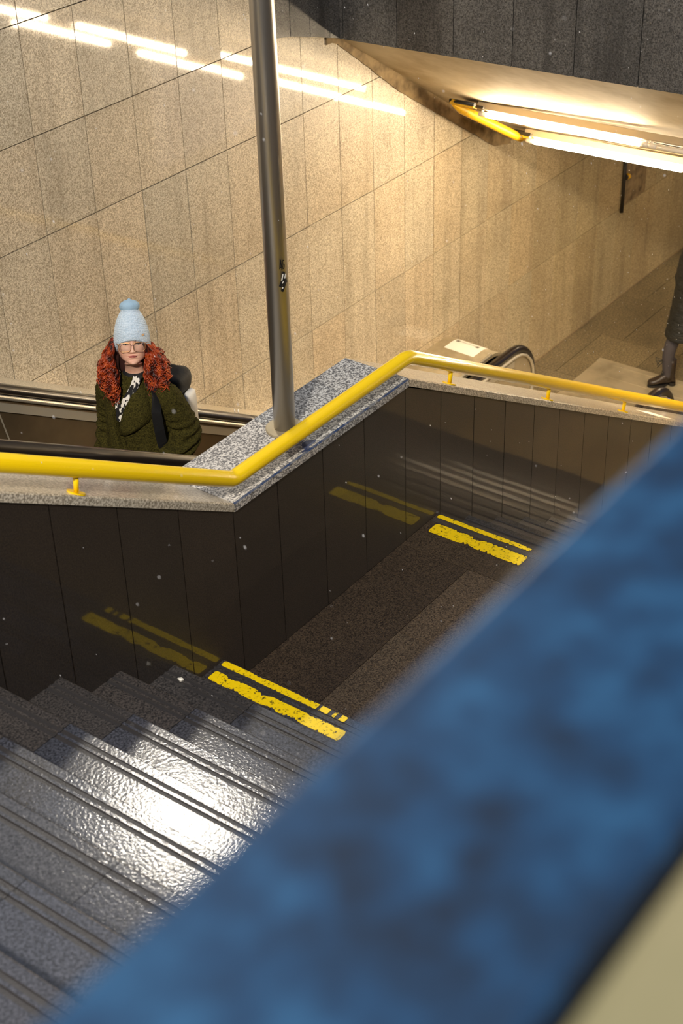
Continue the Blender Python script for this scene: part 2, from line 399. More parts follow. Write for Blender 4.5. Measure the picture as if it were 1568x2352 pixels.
# far end of the underpass, closed by a wall, and the near side wall down there
mb = MB(); mb.box(20.3, 20.6, 0.1, 6.45, -7.1, -1.0); struct('wall_end', mb, [M['wall']])

# ------------------------------------------------------------------ ceiling: fascia, sloping soffit
ZW = lambda y: -3.212 + (6.45 - y) * 0.025
XF, SS = 8.56, 0.62
mb = MB()
def shp(y):
    z = ZW(y); return [(XF + 0.02, y, z), (XF + 2.3, y, z - 2.3 * SS), (20.4, y, z - 2.3 * SS), (20.4, y, -1.3), (XF + 0.02, y, -1.3)]
A = [mb.bm.verts.new(p) for p in shp(0.1)]; B = [mb.bm.verts.new(p) for p in shp(6.46)]
mb.face(A); mb.face(list(reversed(B)))
for i in range(5): mb.face([A[i], A[(i + 1) % 5], B[(i + 1) % 5], B[i]])
struct('ceiling', mb, [M['soffit']])
mb = MB()
y = 6.372
ys = [6.46, 6.372]
while y > 0.5: y -= 0.444; ys.append(y)
for y1, y0 in zip(ys, ys[1:]):
    tn = rnd_tone(0.75, 1.12, 0.02)
    pts = [(XF - .01, y0 + .003, ZW(y0)), (XF - .01, y1 - .003, ZW(y1)), (XF - .01, y1 - .003, -0.62), (XF - .01, y0 + .003, -0.62)]
    A = [mb.bm.verts.new(p) for p in pts]; B = [mb.bm.verts.new((XF + .03, p[1], p[2])) for p in pts]
    mb.face(A, tn); mb.face(B, tn)
    for i in range(4): mb.face([A[i], A[(i + 1) % 4], B[(i + 1) % 4], B[i]], tn)
mb.box(XF + .03, XF + .3, 0.1, 6.46, -2.9, -0.62, (1, 1, 1), 1)
# narrow staves that turn the corner onto the back wall
st = [(8.57, 6.395, -3.21), (8.46, 6.415, -3.185), (8.255, 6.425, -3.125), (8.05, 6.43, -3.072), (7.90, 6.435, -3.048), (7.72, 6.44, -3.042)]
for a, b in zip(st, st[1:]):
    tn = rnd_tone(0.6, 0.95, 0.04)
    pts = [(a[0] - .003, a[1], a[2]), (b[0] + .003, b[1], b[2]), (b[0] + .003, b[1], -0.62), (a[0] - .003, a[1], -0.62)]
    A = [mb.bm.verts.new(p) for p in pts]; B = [mb.bm.verts.new((p[0], WY + .002, p[2])) for p in pts]
    mb.face(A, tn); mb.face(B, tn)
    for i in range(4): mb.face([A[i], A[(i + 1) % 4], B[(i + 1) % 4], B[i]], tn)
struct('wall_fascia', mb, [M['fascia'], M['joint']])

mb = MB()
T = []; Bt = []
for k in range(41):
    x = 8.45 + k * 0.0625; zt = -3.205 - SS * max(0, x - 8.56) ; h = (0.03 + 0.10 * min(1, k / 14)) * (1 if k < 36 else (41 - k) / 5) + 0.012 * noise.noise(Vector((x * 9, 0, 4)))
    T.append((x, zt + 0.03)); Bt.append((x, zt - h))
mb.prism(Bt + list(reversed(T)), WY - 0.012, WY)  # thin brown band on the back wall along the soffit edge
struct('soffit_band', mb, [M['mottlebrown']])
# ------------------------------------------------------------------ lamps under the soffit
def lamp_row(name, label, x, z, y0, dirv, segs, bracket_from):
    """segs: list of (s0, s1, lit) measured along dirv from (x, y0, z)."""
    d = Vector(dirv).normalized(); o0 = Vector((x, y0, z)); t = thing(name, label, 'lamp', (x, y0, z + 0.1), 0, 'strip lamps under the soffit')
    L = segs[-1][1] + 0.08
    nrm = Vector((SS, 0, 1)).normalized()
    side = d.cross(nrm)
    def quadbar(mb, s0, s1, w, h0, h1, mi=0, off=0.0):
        P = []
        for s_ in (s0, s1):
            for sg, h in ((-1, h0), (1, h0), (1, h1), (-1, h1)): P.append(mb.bm.verts.new(o0 + d * s_ + side * (sg * w / 2 + off) + nrm * h))
        for i in ((0, 1, 2, 3), (7, 6, 5, 4), (0, 4, 5, 1), (1, 5, 6, 2), (2, 6, 7, 3), (3, 7, 4, 0)): mb.face([P[k] for k in i], (1, 1, 1), mi)
    mb = MB(); quadbar(mb, -0.10, L, 0.05, 0.030, 0.085); obj('housing', mb, M['housing'], t, bevel=0.006)
    mb = MB(); quadbar(mb, -0.26, L, 0.012, 0.03, 0.075, off=-0.05); quadbar(mb, -0.26, -0.02, 0.10, 0.03, 0.05); obj('edge_strip', mb, M['blackplastic'], t)
    mb = MB(); quadbar(mb, -0.2, L, 0.022, 0.055, 0.08, off=-0.13); obj('conduit', mb, M['housing'], t, bevel=0.005)
    for s_ in [0.25 + 1.35 * k for k in range(int(L / 1.35) + 1)]:
        mb = MB(); quadbar(mb, s_ + 0.9, s_ + 0.96, 0.05, 0.03, 0.10, off=-0.13); obj('clip', mb, M['black'], t)
    for s0, s1, lit in segs:
        mb = MB(); a, b = o0 + d * s0, o0 + d * s1
        mb.tube([a, b], 0.019, 14); obj('tube', mb, M['tube'] if lit else M['tube_off'], t)
        for e, sg in ((a, -1), (b, 1)):
            mb = MB(); mb.tube([e, e + d * sg * 0.07], 0.0185, 14); mb.tube([e + d * sg * 0.05, e + d * sg * 0.05 + nrm * 0.04], 0.012, 8)
            obj('socket', mb, M['tube_off'], t)
    return t
l1 = lamp_row('strip_lamp', 'upper of the two strip lamps on the sloping soffit, followed by a dead tube', 9.676, -3.99, 5.90, (-0.105, -1.0, 0.063), [(0, 1.33, True), (1.47, 1.79, False)], 0)
l1b = lamp_row('strip_lamp', 'upper row strip lamp further along the soffit, right of the frame', 9.72, -4.02, 3.98, (0, -1, 0.02), [(0, 1.25, True), (1.6, 2.85, True)], 0)
l2 = lamp_row('strip_lamp', 'lower of the two long strip lamps, its lit tube ending beside the yellow bracket', 10.29, -4.375, 5.84, (-0.098, -1.0, 0.065), [(0, 1.32, True)], 0)
l2b = lamp_row('strip_lamp', 'lower row strip lamp further along the soffit, right of the frame', 10.32, -4.385, 4.10, (0, -1, 0.02), [(0, 1.25, True), (1.6, 2.85, True)], 0)
for xx, yy in ((14.8, 5.2),):  # hidden lamp added to brighten the far end of the underpass
    t = thing('strip_lamp', 'added unseen strip lamp on the level underpass ceiling beyond the sloping soffit', 'lamp', (xx, yy, -4.72))
    mb = MB(); mb.box(xx - .03, xx + .03, yy - 1.3, yy + .1, -4.70, -4.645); obj('housing', mb, M['housing'], t)
    mb = MB(); mb.tube([(xx, yy, -4.725), (xx, yy - 1.2, -4.725)], .0165, 12); obj('tube', mb, M['tube'], t)
# yellow bracket that joins the lamp ends
bt = thing('lamp_bracket', 'yellow enamel bracket joining the left ends of the two strip lamps', 'bracket', (9.75, 6.2, -4.0))
mb = MB(); a = Vector((9.62, 6.16, -3.945)); b = Vector((10.33, 5.98, -4.39))
dd = (b - a); mb.tube([a, a + dd * 0.1, a + dd * 0.9, b], [0.012, 0.035, 0.035, 0.028], 12); obj('bar', mb, M['lampyellow'], bt)
for q, s_ in ((a, 1), (b, 1)):
    mb = MB(); e = q + Vector((0, -0.16, 0.01)); mb.loft([[q + Vector(v) for v in ((-.03, .02, .02), (.05, .02, -.035), (.05, .0, .0), (-.02, .0, .05))], [e + Vector(v) for v in ((.02, 0, -.01), (.075, 0, -.035), (.075, 0, .0), (.02, 0, .03))]], smooth=False)
    obj('end_cap', mb, M['lampyellow'], bt)
mb = MB(); mb.tube([a + Vector((0.0, 0.03, 0.03)), a + Vector((-0.02, -0.2, 0.045))], 0.016, 8); obj('seal', mb, M['black'], bt)

# ------------------------------------------------------------------ yellow handrail on the coping
YR, ZR = 3.912, -3.675
hr = thing('handrail', 'bright yellow handrail bending down both stair flights on the granite coping', 'handrail', (5.0, YR, -3.78))
pts = [(-1.0, YR, ZR + SL * 5.35)]
def corner(P0, Pc, P1, r, n=5):
    P0, Pc, P1 = map(Vector, (P0, Pc, P1)); a = Pc + (P0 - Pc).normalized() * r; b = Pc + (P1 - Pc).normalized() * r
    return [a.lerp(Pc, k / n).lerp(Pc.lerp(b, k / n), k / n) for k in range(n + 1)]
pA, pB, pC, pD = (-1.0, YR, ZR + SL * 5.345), (4.345, YR, ZR), (5.715, YR, ZR), (10.2, YR, ZR - SR * 4.485)
path = [Vector(pA)] + corner(pA, pB, pC, 0.03) + corner(pB, pC, pD, 0.05) + [Vector(pD)]
mb = MB(); mb.tube(path, 0.0375, 24); obj('rail', mb, M['yellow'], hr)
for px in (-0.6, 0.75, 2.1, 3.452, 6.12, 7.2, 8.24, 9.4):
    zc = captop(px); mb = MB(); mb.tube([(px, YR + .01, zc + 0.004), (px, YR + .002, zc + 0.085)], 0.0115, 12); p = obj('post', mb, M['yellow'], hr)
    mb = MB(); n = 20
    sl = -(SL if px < XA else SR)
    bot = [(px + 0.036 * math.cos(2 * PI * k / n), YR + .012 + 0.036 * math.sin(2 * PI * k / n), zc + 0.036 * math.cos(2 * PI * k / n) * sl) for k in range(n)]
    mb.loft([bot, [(a_, b_, c_ + 0.007) for a_, b_, c_ in bot]], smooth=False); obj('foot_plate', mb, M['yellow'], p)

# ------------------------------------------------------------------ steel pole
PX, PY, PR = 4.955, 4.10, 0.0525
pole = thing('steel_pole', 'round stainless steel pole standing on the granite coping', 'pole', (PX, PY, -3.78))
mb = MB(); mb.tube([(PX, PY, -3.77), (PX, PY, 0.9)], PR, 48); obj('shaft', mb, M['steel'], pole)
mb = MB(); mb.lathe([(0, 0.092), (0.012, 0.092), (0.014, 0.088)], (PX, PY, -3.78), 40, smooth=False); obj('base_flange', mb, M['steel_dull'], pole)
def on_pole(u, v, lift=0.0006):   # u = arc angle from the camera-facing side, v = height
    a0 = math.atan2(-PY, -PX) ; a = a0 + u
    return Vector((PX + (PR + lift) * math.cos(a), PY + (PR + lift) * math.sin(a), v))
def stroke(mb, pts, wd, mi=0):
    for (u0, v0), (u1, v1) in zip(pts, pts[1:]):
        L = math.hypot((u1 - u0) * PR, v1 - v0) or 1e-4; nu, nv = -(v1 - v0) / L, (u1 - u0) * PR / L; ww = wd / 2
        for k in range(3):
            ta, tb = k / 3, (k + 1) / 3
            P = [on_pole(u0 + (u1 - u0) * s_ + sg * nu * ww / PR, v0 + (v1 - v0) * s_ + sg * nv * ww) for s_, sg in ((ta, -1), (tb, -1), (tb, 1), (ta, 1))]
            mb.face([mb.bm.verts.new(p) for p in P], mi=mi)
zg = -2.93
mb = MB(); S = 0.05
stroke(mb, [(0.30, zg), (0.42, zg + 0.045), (0.50, zg - 0.005)], 0.0045); stroke(mb, [(0.34, zg + 0.008), (0.50, zg + .01)], 0.004)
stroke(mb, [(0.78, zg + 0.035), (0.62, zg + 0.04), (0.55, zg + 0.015), (0.62, zg - 0.003), (0.75, zg + .004), (0.77, zg + 0.018), (0.68, zg + 0.018)], 0.0045)
for pts_, wd in (([(0.25, zg - 0.085), (0.75, zg - 0.045)], .014), ([(0.4, zg - 0.11), (0.9, zg - 0.06)], .014), ([(0.62, zg - 0.02), (0.95, zg - 0.075)], .014), ([(0.5, zg - 0.06), (0.7, zg - 0.02)], .01)): stroke(mb, pts_, wd)
g = obj('marker_scrawl', mb, M['ink'], pole)
mb = MB()
for pts_, wd in (([(0.42, zg - 0.055), (0.58, zg - 0.025)], .006), ([(0.72, zg - 0.05), (0.86, zg - 0.03)], .008), ([(0.45, zg - 0.095), (0.5, zg - 0.088)], .006), ([(0.45, zg - 0.07), (0.6, zg - 0.06)], .005)):
    stroke(mb, [(u, v + 0.0) for u, v in pts_], wd)
for v in mb.bm.verts: v.co += (v.co - Vector((PX, PY, v.co.z))).normalized() * 0.0006
obj('paint_marks', mb, M['white'], pole)

# ------------------------------------------------------------------ escalator
YNR, YFR = 4.58, 5.90
es = thing('escalator', 'escalator with brown steel balustrades between the beige back wall and the dark wall', 'escalator', (5.0, 5.24, -5.9))
XT, XN = -1.6, 10.15
def hline(x0=XT, x1=None, step=0.12, off=0.0, ZL=ZL):
    x1 = XN if x1 is None else x1; H = lambda X: max(ZL, -4.03 - 0.58 * (X - 4.758)); xk = 4.758 + (-ZL - 4.03) / 0.58
    P = []
    x = x0
    while x < xk - 0.5: P.append((x, H(x) + off)); x += 0.6
    for k in range(9):
        t_ = k / 8; a = Vector((xk - 0.45, H(xk - 0.45))); c = Vector((xk, ZL)); b = Vector((xk + 0.45, ZL))
        q = a.lerp(c, t_).lerp(c.lerp(b, t_), t_); P.append((q.x, q.y + off))
    P.append((x1, ZL + off)); return P
NR = 0.36
for y in (YNR, YFR):
    path = [(x, y, z) for x, z in hline()]
    for k in range(1, 15):
        a = PI / 2 - k * PI / 14 * 1.0; path.append((XN + NR * math.cos(a), y, ZL - NR + NR * math.sin(a)))
    path.append((XN - 0.5, y, ZL - 2 * NR))
    mb = MB(); rings = mb.tube(path, 0.038, 16, up=(0, 0, 1)); h = obj('rubber_handrail', mb, M['rubber'], es)
    # guide rail of polished steel right under the belt
    mb = MB(); sgn = 1 if y == YNR else -1
    g_path = [(x, y + sgn * 0.045, z - 0.035) for x, z in hline()] + [(XN + (NR - .035) * math.cos(PI / 2 - k * PI / 10), y + sgn * .045, ZL - NR + (NR - .035) * math.sin(PI / 2 - k * PI / 10)) for k in range(1, 11)]
    mb.tube(g_path, 0.013, 8); obj('guide_rail', mb, M['trimsteel'], es)
    # balustrade body
    mb = MB(); hl = hline(); bot = -7.05
    prof = [(x, z - 0.03) for x, z in hl] + [(XN + (NR - .03) * math.cos(PI / 2 - k * PI / 10), ZL - NR + (NR - .03) * math.sin(PI / 2 - k * PI / 10)) for k in range(1, 10)] + [(XN + .22, -7.06)]
    def bz(x): return max(-7.06, H(x) - 1.35)
    A, B = [], []
    for x, z in prof[:-1]:
        A.append((x, z)); 
    for k in range(len(A) - 1):
        (x0, z0), (x1, z1) = A[k], A[k + 1]
        if x1 <= x0 + 1e-5: continue
        zb0, zb1 = bz(x0), bz(x1); mi = 0 if x0 < 8.0 else 1
        mb.prism([(x0, zb0), (x1, zb1), (x1, z1), (x0, z0)], y - 0.03, y + 0.03, mi=mi)
    bal = obj('balustrade', mb, [M['panel'], M['steel_dull']], es)
    # bright strip and the vertical panel joints on the inner face
    for xj in [3.5 + 1.2 * k for k in range(-4, 5)]:
        mb = MB(); yy = y + sgn * 0.031; mb.prism([(xj - .004, H(xj) - .12), (xj + .004, H(xj) - .12), (xj + .16, H(xj) - .85), (xj + .152, H(xj) - .85)], yy - .002, yy + .002)
        obj('panel_joint', mb, M['trimsteel'], bal)
    mb = MB(); yy = y + sgn * 0.036
    for (x0, z0), (x1, z1) in zip(hl, hl[1:]): mb.prism([(x0, z0 - .125), (x1, z1 - .125), (x1, z1 - .07), (x0, z0 - .07)], yy - .006, yy + .006)
    obj('bright_trim', mb, M['trimsteel'], bal)
# outer decks: beige ledge between far handrail and wall; dark deck beside the parapet
mb = MB(); hl = hline(x1=9.95, ZL=-6.09)
LZO = -0.03
sec = [(x, z + LZO) for x, z in hl] + [(9.95 + 0.3 * math.sin(k * PI / 16), -6.09 + LZO - 0.35 * (1 - math.cos(k * PI / 16))) for k in range(1, 9)] + [(10.28, -7.06)]
A = [mb.bm.verts.new((x, 5.965, z - 0.015)) for x, z in sec]; B = [mb.bm.verts.new((x, 6.449, z)) for x, z in sec]
A2 = [mb.bm.verts.new((x, 5.965, z - 0.045)) for x, z in sec]
for i in range(len(sec) - 1):
    mi = 0 if sec[i][0] < 8.1 else 1
    mb.face([A[i], A[i + 1], B[i + 1], B[i]], (1, 1, 1), mi, i > 6); mb.face([A2[i], A2[i + 1], A[i + 1], A[i]], (1, 1, 1), mi)
ledge = obj('outer_deck', mb, [M['deck'], M['steel_dull']], es)
mb = MB(); mb.tube([(x, 5.968, z + LZO - .012) for x, z in hl], 0.012, 8); obj('deck_trim', mb, M['trimsteel'], ledge)
mb = MB()
for dx in (0, 0.035): mb.loft([[(6.78 + dx + .012 * math.cos(a), 6.03 + .012 * math.sin(a), H(6.78 + dx) - .04) for a in [k * PI / 4 for k in range(8)]], [(6.775 + dx + .002 * math.cos(a), 6.03 + .002 * math.sin(a), H(6.78 + dx) + .055) for a in [k * PI / 4 for k in range(8)]]])
obj('deck_stud', mb, M['steel'], ledge)
mb = MB()
for (x0, z0), (x1, z1) in zip(sec, sec[1:]):
    if x1 > x0: mb.prism([(x0, z0 - .08), (x1, z1 - .08), (x1, z1 - .03), (x0, z0 - .03)], 4.278, 4.54)
obj('outer_deck', mb, M['darkdeck'], es)
# sticker on the far deck end
def deck_pt(x, y):
    if x < 9.95: z = -6.12
    else:
        k = math.asin(min(1, (x - 9.95) / 0.3)); z = -6.12 - 0.35 * (1 - math.cos(k))
    return Vector((x, y, z - 0.015 * (6.449 - y) / 0.484 + 0.0015))
def decal(name, mat, x0, x1, y0, y1, parent, lift=0.0, n=6):
    mb = MB(); G = [[mb.bm.verts.new(deck_pt(x0 + (x1 - x0) * i / n, y0 + (y1 - y0) * j) + Vector((0, 0, lift))) for j in (0, 1)] for i in range(n + 1)]
    for i in range(n): mb.face([G[i][0], G[i + 1][0], G[i + 1][1], G[i][1]])
    return obj(name, mb, mat, parent)
st_ = decal('instruction_sticker', M['white'], 9.83, 10.08, 6.07, 6.36, ledge)
for a in ((9.98, 10.02, 6.31, 6.34), (9.98, 10.02, 6.12, 6.15)): decal('printed_square', M['inkgrey'], *a, ledge, 0.001)
decal('printed_line', M['inkgrey'], 10.0, 10.006, 6.15, 6.31, ledge, 0.001)
# steps of the escalator
for k in range(26):
    zt = -5.17 + 0.232 * (k - 12); xk = 5.10 - 0.4 * (k - 12)
    if zt < -7.06: continue
    mb = MB(); x0, x1 = xk - 0.2, xk + 0.2
    prof = [(x0, zt - 0.02), (x0, zt)]; n = 1
    mb.box(x0, x1, YNR + .10, YFR - .10, zt - 0.03, zt); mb.box(x1 - 0.02, x1, YNR + .1, YFR - .1, zt - 0.23, zt)
    for j in range(26):
        yy = YNR + .12 + j * (YFR - YNR - .24) / 25; mb.box(x0 + .01, x1 - .01, yy - .006, yy + .006, zt, zt + .01, mi=1)
    obj('step', mb, [M['panel'], M['steel_dull']], es)
for y in (YNR + .09, YFR - .09):
    mb = MB()
    for (x0, z0), (x1, z1) in zip(hline(), hline()[1:]): mb.prism([(x0, z0 - 1.1), (x1, max(-7.06, z1 - 1.1)), (x1, z1 - .78), (x0, z0 - .78)], y - .006, y + .006)
    obj('skirt_panel', mb, M['steel_dull'], es)
mb = MB(); mb.box(9.2, 11.95, YNR + .06, 5.97, -7.062, -7.052)
for k in range(5): mb.box(11.0 + k * .22, 11.01 + k * .22, YNR + .08, 5.95, -7.053, -7.049)
mb.box(11.88, 11.95, YNR + .06, 5.97, -7.053, -7.044)
obj('landing_plate', mb, M['steel_dull'], es, bevel=0.003)
# newel skirt of the near balustrade with its pasted letters
mb = MB(); N_ = 14
sec2 = [(9.4, -6.25)] + [(XN + 0.05 + 0.3 * math.sin(k * PI / 2 / N_), -6.55 + 0.3 * math.cos(k * PI / 2 / N_)) for k in range(N_ + 1)] + [(XN + 0.35, -7.06), (9.4, -7.06)]
mb.prism(sec2, 4.30, 4.535); ns = obj('newel_cover', mb, M['steel_dull'], es)
def blob(mb, cx_, cy_, rx, ry, lift, n=20, sd=0):
    rr = random.Random(sd); P = []
    for k in range(n):
        a = 2 * PI * k / n; q = 1 + 0.18 * math.sin(3 * a + sd) ; P.append(mb.bm.verts.new((cx_ + rx * q * math.cos(a), cy_ + ry * q * math.sin(a), lift)))
    mb.face(P)
mb = MB(); mw = MB()
for i, (bx, by) in enumerate(((10.10, 4.49), (10.22, 4.50), (10.02, 4.42), (10.15, 4.38), (10.05, 4.33))):
    blob(mb, bx, by, 0.06, 0.036, -6.2485, sd=i); blob(mw, bx, by, 0.044, 0.022, -6.2475, sd=i)
obj('letter_sticker', mb, M['bluepaint'], ns); obj('letter_fill', mw, M['white'], ns)

# ------------------------------------------------------------------ painted stripes on step edges
def ragged_stripe(name, label, x0, x1, y0, y1, z, seed, rag=0.010, holes=()):
    mb = MB(); n = 90; r = random.Random(seed); top = []; bot = []
    for i in range(n + 1):
        y = y0 + (y1 - y0) * i / n
        q = noise.noise(Vector((y * 9, seed, 0))) ; q2 = noise.noise(Vector((y * 11, seed + 5, 0))); f = noise.noise(Vector((y * 75, seed, 3))) * 0.55
        e = min(1, 60 * min(i / n, 1 - i / n) + 0.72)
        far = 1 + 1.2 * (1 - i / n)
        mid = (x0 + x1) / 2; hw = (x1 - x0) / 2
        a = x0 + max(0, q + f) * rag * far; b = x1 - max(0, q2 + f) * rag * far
        a = mid - (mid - a) * e; b = mid + (b - mid) * e
        top.append((b, y)); bot.append((a, y))
    T = [mb.bm.verts.new((x, y, z + 0.0015)) for x, y in top]; B = [mb.bm.verts.new((x, y, z + 0.0015)) for x, y in bot]
    T0 = [mb.bm.verts.new((x, y, z)) for x, y in top]; B0 = [mb.bm.verts.new((x, y, z)) for x, y in bot]
    for i in range(n):
        if any(h0 < top[i][1] < h1 for h0, h1 in holes): continue
        mb.face([B[i], B[i + 1], T[i + 1], T[i]]); mb.face([T[i], T[i + 1], T0[i + 1], T0[i]]); mb.face([B[i], B[i + 1], B0[i + 1], B0[i]])
    return tag(obj(name, mb, M['floorpaint']), label, 'painted stripe')
ragged_stripe('yellow_stripe', 'thin yellow stripe on the edge of the last upper step before the landing', 4.137, 4.174, 3.18, 3.885, Z0s + .0005, 1, 0.008, [(3.32, 3.335), (3.25, 3.27), (3.21, 3.23)])
ragged_stripe('yellow_stripe', 'wide worn yellow stripe on the last upper step before the landing', 4.025, 4.094, 3.13, 3.875, Z0s + .0005, 2, 0.020)
ragged_stripe('yellow_stripe', 'thin yellow stripe along the far edge of the landing', 5.948, 5.981, 3.30, 3.885, LZ + .0005, 3, 0.008)
ragged_stripe('yellow_stripe', 'wide chipped yellow stripe near the far edge of the landing', 5.81, 5.90, 3.28, 3.85, LZ + .0005, 4, 0.026)
mb = MB(); mb.box(5.905, 5.945, YN, 3.89, LZ, LZ + 0.001); o = tag(obj('grip_strip', mb, M['grip']), 'dark anti-slip strip between the two yellow stripes at the far edge of the landing', 'strip')
mb = MB(); mb.loft([[(3.80, 3.80, -4.389), (3.815, 3.79, -4.389), (3.822, 3.81, -4.389), (3.806, 3.825, -4.389)], [(3.802, 3.802, -4.377), (3.814, 3.793, -4.376), (3.82, 3.81, -4.379), (3.807, 3.821, -4.38)]]) 
for v in mb.bm.verts: v.co.x += -0.02
tag(obj('paper_scrap', mb, M['white']), 'small crumpled white paper scrap on a step beside the dark wall', 'litter')
# wall knob in the underpass with the stained pipe chase under it
t = thing('wall_fitting', 'small pale knob on a dark pipe on the underpass wall below the strip lamps', 'wall fitting', (13.15, WY, -6.05))
mb = MB(); mb.ball((13.17, WY - .03, -5.74), 0.03, 8); obj('knob', mb, M['lampyellow'], t)
mb = MB(); mb.tube([(13.12, WY - .012, -5.45), (13.12, WY - .012, -6.1)], 0.02, 8); mb.tube([(13.12, WY - .03, -5.74), (13.17, WY - .02, -5.74)], 0.024, 8); obj('pipe', mb, M['blackplastic'], t)
mb = MB(); mb.box(13.15, 13.62, WY - .004, WY, -6.05, -5.3); pn = obj('access_panel', mb, M['mottlebrown'], t)
# graffiti sheet on the coping near the right edge
mb = MB(); n = 4
Z = lambda X, y: (X, y, captop(X) + 0.001)
mb.face([mb.bm.verts.new(Z(*p)) for p in ((8.85, 3.93), (9.1, 3.92), (9.1, 4.12), (8.85, 4.12))]); tag(obj('paper_sticker', mb, M['white']), 'white sticker on the coping at the right end of the handrail', 'sticker')

mb = MB(); blob(mb, 4.905, 3.925, 0.045, 0.022, -3.7785, sd=3); blob(mb, 4.86, 3.90, 0.03, 0.008, -3.7783, sd=5)
M['bluestain'] = plain('dark blue stain', (38, 52, 92), 0.5, nscale=40, ncol=(90, 96, 110))
tag(obj('paint_stain', mb, M['bluestain']), 'dark blue paint stain on the coping beside the foot of the steel pole', 'stain')
# falling snow
t = NT('snow'); t.set(Base_Color=(0.9, 0.9, 0.92, 1), Roughness=0.6); M['snow'] = t.m
mb = MB(); r = random.Random(11); cnt = 0
while cnt < 1900:
    p = Vector((r.uniform(0.8, 13.0), r.uniform(0.7, 6.3), r.uniform(-6.9, 0.2)))
    ground = min(-1.6, Z0s + 0.575 * (X0s - p.x)) if p.x < X0s else (LZ if p.x < 5.98 else max(-7.06, LZ - 0.567 * (p.x - 5.98)))
    if p.y > 3.8: ground = max(ground, H(p.x) + 0.08) if p.x < 10.6 else -7.0
    if p.z < ground + 0.05 or (p.x > 8.5 and p.z > -3.3 - 0.62 * (p.x - 8.56)) or p.length < 3: continue
    s_ = r.uniform(0.0012, 0.0030); dr = Vector((0.35, 0.0, -1)).normalized() * s_ * r.uniform(1, 3.2)
    a = cx * s_ * 0.7; b = cz * s_ * 0.7
    R_ = [[p - dr], [p + a, p + b, p - a, p - b], [p + dr]]
    T = mb.bm.verts.new(p - dr); Bv = mb.bm.verts.new(p + dr); Rg = [mb.bm.verts.new(q) for q in R_[1]]
    for i in range(4): mb.face([T, Rg[i], Rg[(i + 1) % 4]]); mb.face([Bv, Rg[(i + 1) % 4], Rg[i]])
    cnt += 1
o = tag(obj('falling_snow', mb, M['snow']), 'tiny snowflakes falling through the whole stair well', 'snow', kind='stuff')
# ------------------------------------------------------------------ people
M['skin'] = plain('skin', (226, 178, 152), 0.5, nscale=25, ncol=(212, 152, 128), stops=(0.45, 0.8))
M['skin'].node_tree.nodes['Principled BSDF'].inputs['Subsurface Weight'].default_value = 0.08
M['skin'].node_tree.nodes['Principled BSDF'].inputs['Subsurface Scale'].default_value = 0.01
M['lips'] = plain('lips', (178, 98, 88), 0.45)
M['eyewhite'] = plain('eye white', (200, 190, 182), 0.3)
M['iris'] = plain('dark iris', (36, 26, 20), 0.2)
M['lash'] = plain('dark lashes', (42, 24, 18), 0.7)
M['brow'] = plain('auburn brow', (96, 48, 28), 0.8)
t = NT('auburn curly hair'); n = t.noise(t.O((1, 1, 0.55)), 30, 2, 0.5)
t.set(Base_Color=t.ramp(n, [(0.36, lin((52, 15, 5))), (0.52, lin((146, 50, 16))), (0.72, lin((200, 92, 36)))]), Roughness=0.45, Specular_IOR_Level=0.45); M['hair'] = t.m
M['hairdark'] = plain('hair shade', (52, 17, 7), 0.8)
t = NT('olive fleece'); p = t.O(); n = t.noise(p, 120, 4, 0.7); n2 = t.noise(p, 9, 2)
c1 = t.ramp(n, [(0.3, lin((20, 19, 6))), (0.62, lin((76, 70, 30)))]); t.set(Base_Color=c1, Roughness=1.0, Specular_IOR_Level=0.1)
t.bump(t.math('ADD', n, t.noise(p, 45, 3)), 1.0, 0.006); M['fleece'] = t.m
t = NT('pale blue knit'); p = t.O(); tc = t.node('ShaderNodeTexCoord')
v = t.vor(t.O((1, 1, 1)), 120, 'F1'); t.set(Base_Color=t.ramp(v, [(0.0, lin((206, 220, 232))), (0.9, lin((172, 192, 208)))]), Roughness=0.85, Sheen_Weight=0.3)
t.bump(v, 0.6, -0.004); M['knit'] = t.m
M['pomknit'] = plain('blue grey knit', (150, 180, 202), 0.85, bump=0.6, bscale=150)
t = NT('black spotted cream scarf'); v = t.noise(t.O((1, 1, 0.7)), 42, 1, 0.4)
t.set(Base_Color=t.ramp(v, [(0.48, lin((232, 226, 214))), (0.51, lin((18, 17, 17)))]), Roughness=0.8); M['scarf'] = t.m
M['blackcloth'] = plain('black cloth', (14, 14, 15), 0.75, bump=0.3, bscale=60)
M['darkcloth'] = plain('charcoal cloth', (38, 40, 40), 0.8, bump=0.3, bscale=90)
M['gold'] = plain('thin gold wire', (190, 140, 95), 0.3, 0.8)
t = NT('lens'); t.set(Base_Color=(0.25, 0.2, 0.16, 1), Roughness=0.02, Alpha=0.07); M['lens'] = t.m
M['tights'] = plain('grey tights', (64, 60, 64), 0.6)
M['leather'] = plain('worn brown leather', (48, 36, 26), 0.4, nscale=30, ncol=(26, 20, 15), bump=0.2)
t = NT('quilted black shell'); n = t.noise(t.O((1, 1, 3)), 18, 3, 0.6); t.set(Base_Color=lin((26, 28, 27)), Roughness=0.55); t.bump(n, 0.8, 0.02); M['quilt'] = t.m
M['whiteshell'] = plain('smooth white shell', (232, 228, 218), 0.4)
M['tan'] = plain('tan leather patch', (222, 178, 130), 0.6)

